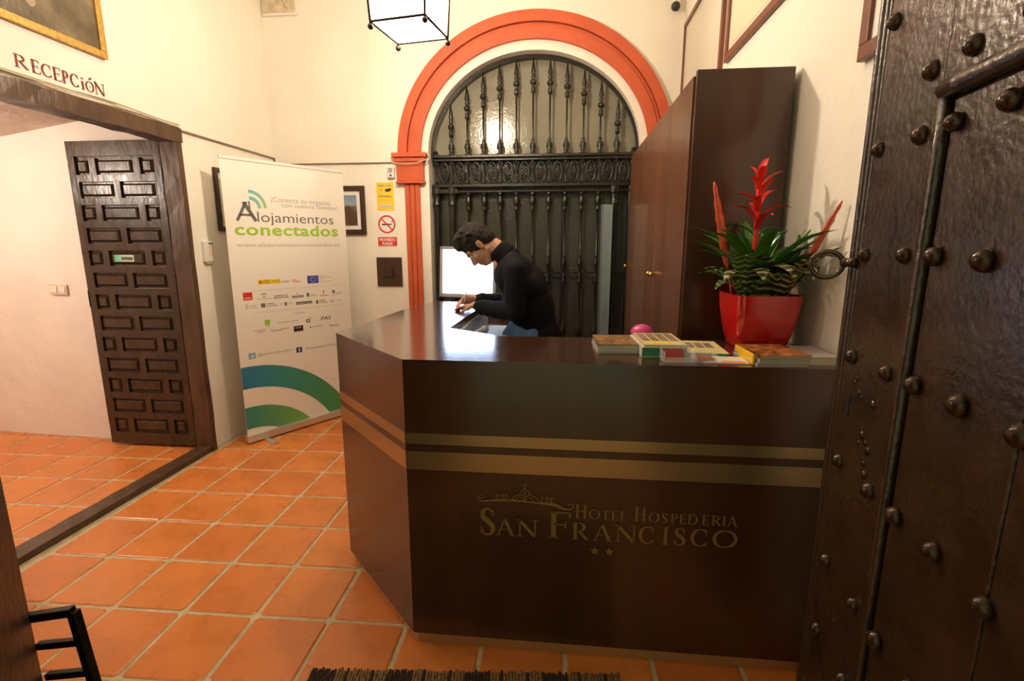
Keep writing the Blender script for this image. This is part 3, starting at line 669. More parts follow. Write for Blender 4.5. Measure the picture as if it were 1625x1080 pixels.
# lettering (local frame on the front face)
FC = frame((0, 1.6285 - 1.63, 0), (1, 0, 0), (0, 0, 1), (0, -1, 0))
zx = lambda u: -0.280 + (u - 118) / 3.457 / 452.3
mb = MB(); mb.M = FC
glyph(mb, 'S', zx(112), 0.484, zx(215) - zx(112), 0.108)
for ch, a, b in (('A', 210, 318), ('N', 328, 446)): glyph(mb, ch, zx(a), 0.486, zx(b) - zx(a), 0.068)
glyph(mb, 'F', zx(500), 0.487, zx(635) - zx(500), 0.104)
for ch, a, b in (('R', 636, 732), ('A', 752, 858), ('N', 872, 990), ('C', 1000, 1092), ('I', 1122, 1168), ('S', 1184, 1260), ('C', 1276, 1376), ('O', 1392, 1526)):
    glyph(mb, ch, zx(a), 0.486, zx(b) - zx(a), 0.068)
for ch, a, b, h in (('H', 650, 718, .056), ('O', 728, 788, .038), ('T', 794, 842, .038), ('E', 848, 890, .038), ('L', 896, 938, .038), ('H', 972, 1036, .056), ('O', 1050, 1108, .038), ('S', 1116, 1154, .038),
                    ('P', 1166, 1208, .038), ('E', 1212, 1250, .038), ('D', 1254, 1314, .038), ('E', 1330, 1372, .038), ('R', 1380, 1432, .038), ('I', 1436, 1456, .038), ('A', 1462, 1518, .038)):
    glyph(mb, ch, zx(a), 0.569, zx(b) - zx(a), h)
mb.build('hotel_lettering', M['letter'], parent=ct, fix=False)
mb = MB(); mb.M = FC; zz = lambda v: 0.689 - (v - 100) / 3.457 / 452.3 - 0.004
def P_(l, w=3.0): return cr([(zx(a), zz(b), (q if q else w) / 1560.0) for a, b, q in l], 5)
pen(mb, P_([(128, 190, 3), (118, 176, 4), (130, 166, 5), (142, 178, 4), (132, 190, 4), (112, 184, 5), (112, 196, 6), (135, 206, 7), (190, 198, 12), (280, 190, 20), (370, 196, 10), (450, 200, 12), (540, 208, 20), (580, 226, 16), (620, 230, 8), (640, 212, 6), (630, 196, 5), (614, 202, 4), (620, 212, 3)]))
pen(mb, P_([(290, 190, 6), (312, 170, 7), (345, 158, 6), (372, 168, 5), (400, 158, 6), (432, 170, 7), (452, 190, 6)]))
pen(mb, P_([(318, 190, 5), (340, 172, 6), (360, 178, 5), (372, 190, 5), (386, 178, 5), (404, 172, 6), (426, 190, 5)]))
pen(mb, P_([(340, 158, 5), (350, 140, 6), (366, 124, 5), (372, 108, 5)])); pen(mb, P_([(404, 158, 5), (394, 140, 6), (378, 124, 5), (372, 108, 5)]))
pen(mb, P_([(372, 190, 5), (372, 150, 6), (372, 128, 5)])); pen(mb, P_([(358, 150, 5), (372, 144, 6), (386, 150, 5)]))
pen(mb, P_([(372, 84, 6), (372, 112, 6)])); pen(mb, P_([(356, 97, 6), (388, 97, 6)]))
for cx_ in (222, 248, 272): pen(mb, P_([(cx_ - 12, 178, 3), (cx_ - 4, 160, 5), (cx_ + 4, 168, 5), (cx_, 186, 6), (cx_ + 12, 188, 4)]))
for cx_ in (470, 496, 522): pen(mb, P_([(cx_ + 12, 180, 3), (cx_ + 4, 164, 5), (cx_ - 4, 170, 5), (cx_, 190, 6), (cx_ - 12, 192, 4)]))
mb.build('crown_ornament', M['letter'], parent=ct, fix=False)
for cx_ in (765, 845):
    mb = MB(); c = (zx(cx_), 0.4455)
    mb.prism([(c[0] + (0.0165 if i % 2 == 0 else 0.007) * math.sin(i * PI / 5), c[1] + (0.0165 if i % 2 == 0 else 0.007) * math.cos(i * PI / 5)) for i in range(10)], 0.0005, 0.0018, FC)
    mb.build('star', M['letter'], parent=ct)

# =================================================================== WARDROBE
WX, WY0, WY1, WH = 0.521, 2.236, 4.15, 2.212
wd = thing('wardrobe', 'tall dark wenge wardrobe against the right wall with brass knobs', 'wardrobe', (0.72, 3.19, 0))
def w_(mb, name, m, **k):
    for i, v in enumerate(mb.v): mb.v[i] = (v[0] - 0.72, v[1] - 3.19, v[2])
    return mb.build(name, m, parent=wd, **k)
mb = MB(); mb.box(WX + 0.006, XR - 0.025, WY0, WY0 + 0.022, 0, WH); w_(mb, 'side_panel', M['wenge'], bevel=.0015)
mb = MB(); mb.box(WX + 0.045, XR - 0.025, WY1 - 0.022, WY1, 0, WH); w_(mb, 'side_panel', M['wenge'])
mb = MB(); mb.box(WX + 0.045, XR - 0.025, WY0 + 0.022, WY1 - 0.022, WH - 0.024, WH - 0.002); w_(mb, 'top_panel', M['wenge'])
mb = MB(); mb.box(XR - 0.033, XR - 0.025, WY0 + .022, WY1 - .022, 0, WH - .024); w_(mb, 'back_panel', M['wenge'])
mb = MB(); mb.box(WX + 0.06, XR - 0.033, WY0 + 0.022, WY1 - 0.022, 0, 0.07); w_(mb, 'plinth', M['wenge'])
seams = [WY0 + 0.036, 2.95, 3.42, WY1]
for a, b in zip(seams[:-1], seams[1:]):
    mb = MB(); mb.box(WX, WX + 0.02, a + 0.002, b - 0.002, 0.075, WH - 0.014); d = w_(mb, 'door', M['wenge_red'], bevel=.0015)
for y, dn in ((2.905, 1), (2.995, 2), (4.09, 3)):
    mb = MB(); mb.lathe([(0.005, 0), (0.005, 0.012), (0.013, 0.016), (0.015, 0.024), (0.010, 0.031), (0.001, 0.033)], seg=12, mtx=Matrix.Translation((WX, y, 1.355)) @ Matrix.Rotation(-PI / 2, 4, 'Y'))
    w_(mb, 'knob', M['brass'], smooth=True)

# =================================================================== LANTERN
ln = thing('hanging_lantern', 'lit square glass lantern with dark frame and ball feet hanging near the arch', 'lantern', (-0.835, 2.87, 2.65), math.radians(-9))
R2 = 0.152
mb = MB(); h_ = 0.46
cs = [(-R2, -R2), (R2, -R2), (R2, R2), (-R2, R2)]
for i in range(4):
    a, b = cs[i], cs[(i + 1) % 4]
    mb.tube([(*a, 0.0), (*b, 0.0)], 0.007, 6); mb.tube([(a[0] * 1.15, a[1] * 1.15, h_), (b[0] * 1.15, b[1] * 1.15, h_)], 0.007, 6)
    mb.tube([(*a, 0.0), (a[0] * 1.15, a[1] * 1.15, h_)], 0.007, 6); mb.tube([(a[0] * 1.15, a[1] * 1.15, h_), (0.02, 0.02, h_ + 0.16)], 0.006, 6)
mb.build('lantern_frame', M['ball'], parent=ln, smooth=True)
for x, y in cs:
    mb = MB(); mb.ball((x, y, -0.024), 0.015, 12, 8); mb.lathe([(0.006, -0.012), (0.006, 0.0)], (x, y, 0), 8); mb.build('ball_foot', M['ball'], parent=ln, smooth=True)
for i in range(4):
    a, b = cs[i], cs[(i + 1) % 4]; q = 0.97
    mb = MB(); mb.add([(a[0] * q, a[1] * q, 0.008), (b[0] * q, b[1] * q, 0.008), (b[0] * 1.12, b[1] * 1.12, h_ - .01), (a[0] * 1.12, a[1] * 1.12, h_ - .01)], [(0, 1, 2, 3)]); mb.build('glass_pane', M['lamp_glass'], parent=ln, fix=False)
mb = MB(); mb.box(-R2 * .96, R2 * .96, -R2 * .96, R2 * .96, -0.001, 0.001); mb.build('base_pane', M['lamp_glass'], parent=ln)
mb = MB(); mb.lathe([(0.004, 0.0), (0.03, 0.03), (0.035, 0.06), (0.02, 0.10), (0.014, 0.12)], (0.0, 0.0, 0.03), 12); mb.build('bulb', M['bulb'], parent=ln, smooth=True)
mb = MB(); mb.lathe([(0.016, 0.21), (0.016, 0.28), (0.006, 0.29), (0.006, h_ + .16), (0.03, h_ + .15), (0.03, h_ + .18), (0.006, h_ + .19), (0.006, ZC - 2.66), (0.05, ZC - 2.66), (0.05, ZC - 2.65)], seg=10); mb.build('hanging_rod', M['ball'], parent=ln, smooth='auto')

# =================================================================== COMPUTER MONITOR, PHONE, CARD
mo = thing('monitor', 'grey-framed flat computer monitor glowing white at the end of the counter', 'monitor', (-0.69, 3.60, 1.131), math.radians(1.5))
# stands on a small stand shelf behind the counter end
mtx = Matrix.Rotation(math.radians(-2), 4, 'X') @ Matrix.Rotation(math.radians(1.8), 4, 'Y')
mb = MB(); mb.box(-0.198, 0.198, 0, 0.035, 0.015, 0.365, mtx); mb.build('housing', M['mon_dark'], parent=mo, bevel=.006)
mb = MB()
for b in ((-0.206, -0.184, 0.008, 0.372), (0.184, 0.206, 0.008, 0.372), (-0.206, 0.206, 0.008, 0.032), (-0.206, 0.206, 0.352, 0.372)): mb.box(b[0], b[1], -0.008, 0.002, b[2], b[3], mtx)
mb.build('bezel', M['mon_grey'], parent=mo)
mb = MB(); mb.box(-0.183, 0.183, -0.003, 0.001, 0.035, 0.350, mtx); mb.build('screen', M['screen'], parent=mo)
mb = MB(); mb.box(-0.03, 0.03, 0.03, 0.05, -0.15, 0.15); mb.build('stand_neck', M['mon_dark'], parent=mo)
mb = MB(); mb.lathe([(0.12, -0.165), (0.12, -0.155), (0.05, -0.145)], (0, 0.04, 0), 20); mb.build('stand_base', M['mon_dark'], parent=mo)
ds = thing('back_desk', 'low dark desk behind the end of the counter carrying the monitor', 'desk', (-0.69, 3.72, 0))
mb = MB(); mb.box(-0.30, 0.30, -0.26, 0.26, 0.93, 0.965); mb.build('desk_top', M['wenge_top'], parent=ds, bevel=.002)
for sx_ in (-0.28, 0.26):
    mb = MB(); mb.box(sx_, sx_ + .02, -0.25, 0.25, 0, 0.93); mb.build('desk_side', M['wenge'], parent=ds)

t = thing('telephone', 'grey desk telephone on the inner shelf behind the counter', 'telephone', (-0.405, 2.60, 0.976), math.radians(-25))
mb = MB(); mb.add([(-.08, -.1, 0), (.08, -.1, 0), (.08, .1, 0), (-.08, .1, 0), (-.08, -.1, .025), (.08, -.1, .025), (.08, .1, .06), (-.08, .1, .06)], [(3, 2, 1, 0), (4, 5, 6, 7), (0, 1, 5, 4), (1, 2, 6, 5), (2, 3, 7, 6), (3, 0, 4, 7)])
mb.build('base', M['phone'], parent=t, bevel=.006)
mb = MB(); mb.tube(cr([(-.055, -.09, .045), (-.055, -.06, .065), (-.055, 0, .075), (-.055, .06, .085), (-.055, .09, .08)], 4), [0.02] * 4 + [.014] * 9 + [0.02] * 4, 10); mb.build('handset', M['phone'], parent=t, smooth=True)
mb = MB()
for i in range(3):
    for j in range(4): x, y = .0 + i * .022, -.07 + j * .022; mb.box(x, x + .016, y, y + .014, .028 + (y + .1) * .175 - .004, .034 + (y + .1) * .175)
mb.build('keypad', M['white_plastic'], parent=t)
o = MB().box(-0.504, -0.5035, 2.72, 2.86, 0.985, 1.085).build('notice_sheet', M['white']); tag(o, 'printed white sheet fixed to the inner side of the counter wing', 'paper')
mb = MB()
for k in range(5): mb.box(-0.5034, -0.5031, 2.735, 2.845, 1.0 + k * .016, 1.006 + k * .016)
mb.build('printed_line', M['eu_blue'], parent=o)
mb = MB(); mb.box(-0.045, 0.045, -0.03, 0.03, 0, 0.0012); o = mb.build('paper_slip', M['white'], loc=(-0.592, 2.965, 1.1315)); o.rotation_euler = (0, 0, 0.4); tag(o, 'small white paper slip under the writing hands on the counter', 'paper')

# =================================================================== PERSON
def capsule(mb, a, b, ra, rb, seg=14, cap=4):
    a, b = Vector(a), Vector(b); d = (b - a); L_ = d.length; d.normalize()
    pts, rs = [], []
    for i in range(cap, 0, -1):
        q = PI / 2 * i / cap; pts.append(a - d * ra * math.sin(q)); rs.append(max(1e-4, ra * math.cos(q)))
    for i in range(0, 5): pts.append(a.lerp(b, i / 4)); rs.append(ra + (rb - ra) * i / 4)
    for i in range(1, cap + 1):
        q = PI / 2 * i / cap; pts.append(b + d * rb * math.sin(q)); rs.append(max(1e-4, rb * math.cos(q)))
    mb.tube(pts, rs, seg)
def ell(mb, c, ax, r, seg=20, rings=14):
    X, Y, Z = ax; mm = frame(c, X, Y, Z) @ Matrix.Diagonal((*r, 1)); prof = [(max(1e-4, math.sin(PI * i / rings)), -math.cos(PI * i / rings)) for i in range(rings + 1)]
    mb.lathe(prof, seg=seg, mtx=mm)
def fuse(mb, name, m, parent, voxel, smooth_it=4, disp=None):
    o = mb.build(name, m); r = o.modifiers.new('r', 'REMESH'); r.mode = 'VOXEL'; r.voxel_size = voxel
    s = o.modifiers.new('s', 'SMOOTH'); s.factor = 0.5; s.iterations = smooth_it
    bpy.context.view_layer.update(); dg = bpy.context.evaluated_depsgraph_get()
    me = bpy.data.meshes.new_from_object(o.evaluated_get(dg)); bpy.data.objects.remove(o)
    if disp: disp(me)
    for p in me.polygons: p.use_smooth = True
    me.materials.clear(); me.materials.append(m)
    n = bpy.data.objects.new(name, me); COL.objects.link(n); n.parent = parent; return n
pp = thing('person', 'person with short dark hair and navy sweater bowed over the counter, writing on a slip', 'person', (-0.14, 2.85, 0))
PO = Vector((-0.14, 2.85, 0))
def sh(mb):
    for i, v in enumerate(mb.v): mb.v[i] = (v[0] - PO.x, v[1] - PO.y, v[2])
    return mb
HC = Vector((-0.475, 2.85, 1.512)); hu = Vector((-0.87, -0.04, 0.49)).normalized(); hf = Vector((-0.49, -0.10, -0.86)); hf = (hf - hu * hf.dot(hu)).normalized(); hs = hf.cross(hu).normalized()   # hs: across the face
H = lambda f, s, u: HC + hf * f + hs * s + hu * u
HX = (hs, hf, hu)
near = -1 if hs.y > 0 else 1     # side sign that faces the camera (-y)
def arm_pts(y_side):
    if y_side < 0: return [(-0.255, 2.675, 1.375), (-0.245, 2.635, 1.165), (-0.475, 2.835, 1.170)]
    return [(-0.265, 3.03, 1.375), (-0.290, 3.09, 1.180), (-0.505, 3.055, 1.185)]
mb = MB()
# head
ell(mb, H(-0.012, 0, 0.028), HX, (0.074, 0.093, 0.092)); ell(mb, H(0.022, 0, -0.030), HX, (0.062, 0.066, 0.078)); ell(mb, H(0.048, 0, -0.075), HX, (0.036, 0.034, 0.030))
ell(mb, H(0.058, 0, 0.022), HX, (0.052, 0.026, 0.030)); capsule(mb, H(0.082, 0, 0.005), H(0.100, 0, -0.027), 0.007, 0.012, 10); ell(mb, H(0.092, 0, -0.034), HX, (0.016, 0.012, 0.008))
ell(mb, H(0.078, 0, -0.054), HX, (0.024, 0.012, 0.006)); ell(mb, H(0.076, 0, -0.064), HX, (0.020, 0.012, 0.006))
for s_ in (-1, 1):
    ell(mb, H(0.070, s_ * 0.030, 0.016), HX, (0.020, 0.010, 0.006)); ell(mb, H(0.056, s_ * 0.036, -0.022), HX, (0.022, 0.020, 0.020))
    ell(mb, H(-0.008, s_ * 0.074, -0.008), HX, (0.008, 0.017, 0.030)); ell(mb, H(-0.012, s_ * 0.080, 0.004), HX, (0.006, 0.016, 0.018))
    capsule(mb, H(-0.01, s_ * 0.055, -0.055), H(0.045, s_ * 0.028, -0.092), 0.020, 0.018, 10)
capsule(mb, H(-0.035, 0, -0.035), (-0.335, 2.85, 1.465), 0.056, 0.060); capsule(mb, (-0.345, 2.85, 1.468), (-0.28, 2.85, 1.38), 0.056, 0.06)
# trunk and limbs under the clothes
ell(mb, (-0.260, 2.85, 1.31), (Vector((1, 0, 0)), Vector((0, 1, 0)), Vector((0, 0, 1))), (0.085, 0.14, 0.10)); ell(mb, (-0.215, 2.85, 1.20), (Vector((1, 0, 0)), Vector((0, 1, 0)), Vector((0, 0, 1))), (0.095, 0.15, 0.16))
ell(mb, (-0.155, 2.85, 1.0), (Vector((1, 0, 0)), Vector((0, 1, 0)), Vector((0, 0, 1))), (0.10, 0.15, 0.16))
for s_ in (-1, 1):
    a, b, c = arm_pts(s_); capsule(mb, a, b, 0.045, 0.038); capsule(mb, b, c, 0.038, 0.026)
    hip = (-0.15, 2.85 + s_ * .085, .93); kn = (-0.19, 2.85 + s_ * .10, .50); an = (-0.13, 2.85 + s_ * .11, .09)
    capsule(mb, hip, kn, 0.075, 0.052); capsule(mb, kn, an, 0.052, 0.036); capsule(mb, an, (-0.24, 2.85 + s_ * .12, .045), .034, .028)
# hands: palm + five fingers each
def hand(mb, wrist, fwd, palm_n, side, pose):
    w = Vector(wrist); f = Vector(fwd).normalized(); n = Vector(palm_n); n = (n - f * n.dot(f)).normalized(); s = f.cross(n) * side
    for k in (-1, -.33, .33, 1): capsule(mb, w + s * k * .014, w + f * .078 + s * k * .026, .013, .011, 10)
    capsule(mb, w - f * .02, w + f * .02, .023, .022, 10)
    for k, (off, ln_) in enumerate(((-1, .072), (-.33, .080), (.33, .074), (1, .058))):
        p = w + f * .080 + s * off * .026; d = f.copy(); b1, b2, b3 = pose[k]; r = .0086
        for seg_, bend in ((.45, b1), (.31, b2), (.24, b3)):
            d = (d * math.cos(bend) + n * math.sin(bend)).normalized(); q = p + d * ln_ * seg_; capsule(mb, p, q, r, r * .92, 8, 3); p = q; r *= .92
    p = w + f * .018 - s * .022; d = (f * .75 - s * .55 + n * .35).normalized(); q = p + d * .040; capsule(mb, p, q, .0125, .0105, 8, 3)
    d2 = (f * .85 + s * pose[4] + n * .35).normalized(); q2 = q + d2 * .030; capsule(mb, q, q2, .0105, .009, 8, 3); capsule(mb, q2, q2 + (d2 + s * .3).normalized() * .024, .009, .0078, 8, 3)
hand(mb, (-0.490, 2.852, 1.172), (-0.88, 0.44, -0.10), (0.0, 0.0, -1.0), -1, [(.10, .25, .2), (.12, .3, .2), (.15, .35, .25), (.2, .4, .3), .1])
hand(mb, (-0.522, 3.052, 1.188), (-0.97, -0.22, 0.10), (0.1, -0.45, -0.9), 1, [(.55, .7, .4), (.7, .9, .5), (.85, 1.0, .6), (.95, 1.0, .6), .45])
body = fuse(sh(mb), 'body', M['skin'], pp, 0.0042, 3)
# hair
mb = MB(); ell(mb, H(-0.022, 0, 0.040), HX, (0.085, 0.100, 0.096), 24, 16); ell(mb, H(-0.055, 0, -0.005), HX, (0.072, 0.058, 0.075)); 
ell(mb, H(0.045, 0, 0.092), HX, (0.055, 0.042, 0.032)); ell(mb, H(0.010, 0, 0.115), HX, (0.06, 0.07, 0.032))
for s_ in (-1, 1): capsule(mb, H(0.006, s_ * .070, 0.03), H(0.012, s_ * .070, -0.015), .012, .007, 8)
rr = random.Random(11)
for k in range(40):
    a, b = rr.uniform(-PI, PI), rr.uniform(0.05, 1.35); d = (hu * math.cos(b) + (hs * math.sin(a) - hf * math.cos(a)) * math.sin(b)).normalized()
    if d.dot(hf) > .55: continue
    p = H(-0.022, 0, 0.040) + d * .088; capsule(mb, p, p + (d * .3 + hf * .6 + hu * .3 + Vector((rr.uniform(-.3, .3), rr.uniform(-.3, .3), rr.uniform(-.3, .3)))).normalized() * .020, .008, .004, 6, 2)
def cut_face(me):
    for v in me.vertices:
        w_ = Vector(v.co) + PO - HC; f, s, u = w_.dot(hf), w_.dot(hs), w_.dot(hu)
        n_ = noise.noise(Vector(v.co) * 60) * .004; v.co += (w_.normalized()) * n_
fuse(sh(mb), 'hair', M['hair'], pp, 0.0045, 1, cut_face)
# eyes and brows
mb = MB()
for s_ in (-1, 1):
    mb = MB(); mb.ball(H(0.068, s_ * .029, 0.003), .0115, 10, 8); sh(mb); mb.build('eye', M['white'], parent=pp, smooth=True)
    mb = MB(); mb.tube([H(.083, s_ * .012, .018), H(.083, s_ * .030, .025), H(.070, s_ * .048, .020)], .0035, 6); sh(mb); mb.build('eyebrow', M['hair'], parent=pp, smooth=True)
# sweater
I3 = (Vector((1, 0, 0)), Vector((0, 1, 0)), Vector((0, 0, 1)))
tilt = (Vector((0.93, 0, 0.36)), Vector((0, 1, 0)), Vector((-0.36, 0, 0.93)))
mb = MB(); ell(mb, (-0.262, 2.85, 1.345), tilt, (0.122, 0.192, 0.130)); ell(mb, (-0.215, 2.85, 1.235), tilt, (0.130, 0.170, 0.170)); ell(mb, (-0.165, 2.85, 1.10), tilt, (0.132, 0.165, 0.150)); ell(mb, (-0.120, 2.85, 1.0), I3, (0.122, 0.170, 0.13)); ell(mb, (-0.160, 2.85, 1.15), I3, (0.122, 0.168, 0.17)); ell(mb, (-0.20, 2.85, 1.27), tilt, (0.128, 0.172, 0.15))
for s_ in (-1, 1):
    a, b, c = arm_pts(s_); capsule(mb, (-0.28, 2.85 + s_ * .06, 1.425), a, .055, .066); capsule(mb, a, b, 0.066, 0.054); capsule(mb, b, c, 0.054, 0.037)
    b_, c_2 = Vector(b), Vector(c)
    for k in (.25, .5, .72, .9): capsule(mb, b_.lerp(c_2, k) + Vector((0, -.006 * s_, .004)), b_.lerp(c_2, k) + Vector((.004, .012 * s_, -.01)), .046 - k * .006, .044 - k * .006, 10)
capsule(mb, (-0.335, 2.85, 1.462), (-0.30, 2.85, 1.44), .066, .08)
def hem(me):
    for v in me.vertices:
        v.co += v.normal * (noise.noise(Vector(v.co) * 9) * .010)
fuse(sh(mb), 'sweater', M['navy'], pp, 0.0065, 14, hem)
# collar: standing ribbed band, salmon shirt showing at the throat
mb = MB(); cdir = (Vector((-0.335, 0, 1.465)) - Vector((H(-.035, 0, -.035).x, 0, H(-.035, 0, -.035).z))).normalized(); cc = Vector((-0.352, 2.85, 1.478))
cu_ = Vector((-0.75, 0, 0.66)).normalized(); cx__ = cu_.cross(Vector((0, 1, 0))).normalized()
for rr0, zz0 in (((.066), -.03), ((.0655), .0), ((.063), .022)):
    pass
mm = frame(cc, cx__, Vector((0, 1, 0)), cu_)
mb.lathe([(0.080, -0.035), (0.071, 0.0), (0.067, 0.030), (0.062, 0.030), (0.062, -0.03)], seg=28, mtx=mm, caps=False); sh(mb); mb.build('collar', M['navy'], parent=pp, smooth=True, fix=False)
mb = MB(); ell(mb, (-0.362, 2.82, 1.395), tilt, (0.020, 0.040, 0.050)); sh(mb); mb.build('shirt_collar', M['orange_tie'], parent=pp, smooth=True)
# blue shirt tail under the sweater
mb = MB(); prof = []
n = 40; ringsz = [(1.115, .10, .135), (1.07, .125, .160), (1.02, .148, .178), (.965, .150, .182), (.90, .140, .178)]
vs = []
for ri, (z, rx_, ry_) in enumerate(ringsz):
    for k in range(n):
        a = 2 * PI * k / n; w_ = 1 + (.045 * math.sin(a * 9 + ri * .5) + .03 * math.sin(a * 5)) * min(1, ri / 2); vs.append((-0.172 + rx_ * w_ * math.cos(a) - 0.01 * ri, 2.85 + ry_ * w_ * math.sin(a), z + .01 * math.sin(a * 4)))
mb.add(vs, [(i * n + k, i * n + (k + 1) % n, (i + 1) * n + (k + 1) % n, (i + 1) * n + k) for i in range(4) for k in range(n)]); sh(mb); mb.build('shirt', M['shirt'], parent=pp, smooth=True, fix=False)
mb = MB()
ell(mb, (-0.14, 2.85, 0.90), I3, (0.118, 0.160, 0.10))
for s_ in (-1, 1):
    hip = (-0.15, 2.85 + s_ * .085, .92); kn = (-0.19, 2.85 + s_ * .10, .50); an = (-0.13, 2.85 + s_ * .11, .12)
    capsule(mb, hip, kn, 0.090, 0.066); capsule(mb, kn, an, 0.066, 0.055)
fuse(sh(mb), 'trousers', M['trouser'], pp, 0.009, 3)
for s_ in (-1, 1):
    mb = MB(); capsule(mb, (-0.10, 2.85 + s_ * .11, .046), (-0.28, 2.85 + s_ * .125, .040), .045, .038); sh(mb)
    mb.build('shoe', M['shoe'], parent=pp, smooth=True)
mb = MB(); mb.tube([(-0.60, 2.985, 1.145), (-0.585, 3.00, 1.215), (-0.578, 3.008, 1.27)], [.001, .004, .004], 8); o = mb.build('pen', M['white_plastic'], smooth=True); tag(o, 'thin pen held upright in the far writing hand', 'pen')

# =================================================================== POTTED BROMELIADS
pl = thing('potted_bromeliad', 'bromeliads with red flower spikes and striped leaves in a square glossy red pot', 'plant', (0.752, 1.992, CZ), math.radians(2))
def sq_ring(hw, r, z, n=6):
    out = []
    for k, (sx_, sy_) in enumerate(((1, 1), (-1, 1), (-1, -1), (1, -1))):
        for i in range(n + 1):
            a = PI / 2 * k + PI / 2 * i / n; out.append((sx_ * (hw - r) + r * math.cos(a), sy_ * (hw - r) + r * math.sin(a), z))
    return out
mb = MB(); prof = [(0.080, 0.0), (0.085, 0.003), (0.096, 0.04), (0.107, 0.10), (0.114, 0.15), (0.117, 0.19), (0.1175, 0.206), (0.1125, 0.206), (0.110, 0.185)]
vs = []; m_ = None
for hw, z in prof: r_ = sq_ring(hw, 0.030, z); m_ = len(r_); vs += r_
fs = [(i * m_ + k, i * m_ + (k + 1) % m_, (i + 1) * m_ + (k + 1) % m_, (i + 1) * m_ + k) for i in range(len(prof) - 1) for k in range(m_)] + [tuple(reversed(range(m_)))]
mb.add(vs, fs); mb.build('pot', M['pot'], parent=pl, smooth='auto')
mb = MB(); mb.prism([(x, y) for x, y, z in sq_ring(0.109, .03, 0)], 0.15, 0.186); mb.build('soil', M['soil'], parent=pl)
def leaf_obj(name, m, base, az, L_, wd_, up, droop, parent, twist=0.0, tip=0.15, fold=0.25, seg=9):
    """arching strap leaf: starts at elevation 'up' (rad) and bends by 'droop' (rad) over its length"""
    mb = MB(); p = Vector(base); vs = []; dh = Vector((math.cos(az), math.sin(az), 0)); sd_ = Vector((-math.sin(az), math.cos(az), 0))
    for i in range(seg + 1):
        t = i / seg; el = up - droop * t ** 1.3; d = dh * math.cos(el) + Vector((0, 0, 1)) * math.sin(el)
        nrm = -dh * math.sin(el) + Vector((0, 0, 1)) * math.cos(el)
        w_ = wd_ * (0.55 + 0.45 * math.sin(min(1, t * 1.9) * PI / 2)) * (1 if t < .6 else max(0.03, 1 - ((t - .6) / .4) ** 1.8))
        s2 = sd_ * math.cos(twist * t) + nrm * math.sin(twist * t)
        vs += [p - s2 * w_ / 2 + nrm * w_ * fold, p, p + s2 * w_ / 2 + nrm * w_ * fold]
        p = p + d * (L_ / seg)
    vs = [Vector((v[0] if v[0] < .11 else .11 + (.160 - .11) * math.tanh((v[0] - .11) / .05), v[1] if v[1] < .16 else .16 + .06 * math.tanh((v[1] - .16) / .06), v[2])) for v in vs]
    fs = []
    for i in range(seg):
        for k in (0, 1): fs.append((i * 3 + k, i * 3 + k + 1, i * 3 + k + 4, i * 3 + k + 3))
    mb.add(vs, fs); o = mb.build(name, m, parent=parent, smooth=True, fix=False)
    uvl = o.data.uv_layers.new(name='UVMap')
    for poly in o.data.polygons:
        for li in poly.loop_indices:
            vi = o.data.loops[li].vertex_index; uvl.data[li].uv = ((vi % 3) / 2 * .15, (vi // 3) / seg * L_ * 4)
    return o
rr = random.Random(21)
# rosette A (guzmania) at the back centre, plain green leaves
cA = (-0.01, 0.02, 0.185)
for k in range(26):
    az = 2 * PI * k / 26 * 2.618 + rr.uniform(-.2, .2); up = rr.uniform(.75, 1.30)
    leaf_obj('leaf', M['leaf_g'], (cA[0] + .018 * math.cos(az), cA[1] + .012 * math.sin(az), cA[2]), az, rr.uniform(.29, .41), rr.uniform(.036, .048), up + .12, rr.uniform(.9, 1.7), pl)
for k in range(6):
    az = k * 1.15; leaf_obj('leaf', M['leaf_g'], (cA[0] + .01 * math.cos(az), cA[1] + .01 * math.sin(az), cA[2] + .05), az, .23, .042, 1.35, .45, pl)
# vriesea rosettes, banded leaves
for (cx_, cy_, mm_, n_, sc_) in ((-0.065, -0.02, 'leaf_band2', 12, 1.0), (0.055, -0.045, 'leaf_band', 14, 1.0), (0.07, 0.05, 'leaf_band2', 9, .95)):
    for k in range(n_):
        az = 2 * PI * k / n_ + rr.uniform(-.25, .25); L_ = rr.uniform(.20, .31) * sc_
        leaf_obj('leaf', M[mm_], (cx_ + .012 * math.cos(az), cy_ + .012 * math.sin(az), .185), az, L_, rr.uniform(.042, .056), rr.uniform(.85, 1.35), rr.uniform(.8, 1.9), pl)
# broad banded leaves curling over the front of the pot
for (bx_, az, L_, w_) in ((-0.035, -1.80, .27, .062), (0.005, -1.5, .30, .070), (0.055, -1.35, .27, .062), (-0.08, -2.3, .25, .052), (0.08, -.9, .22, .052)):
    leaf_obj('leaf', M['leaf_band'], (bx_, -0.035, .185), az, L_, w_, 1.45, 2.75, pl, fold=-.12)
# guzmania inflorescence
mb = MB(); mb.tube([(-.02, .03, .19), (-.015, .03, .30), (-.02, .03, .44), (-.022, .03, .58), (-.024, .03, .64)], [.012, .011, .010, .008, .005], 8); mb.build('flower_stem', M['bract'], parent=pl, smooth=True)
for k in range(17):
    t = k / 16; z = .40 + .225 * t; az = k * 2.4; small = 1 - .35 * t
    leaf_obj('bract', M['bract'] if k > 1 else M['leaf_g'], (-.021 + .002 * math.cos(az), .03 + .002 * math.sin(az), z), az, .150 * small * (1.0 if k % 3 else .8), .030, 1.05 + .35 * t - .2 * (k % 2), 1.75 - .9 * t, pl, fold=.3, seg=7)
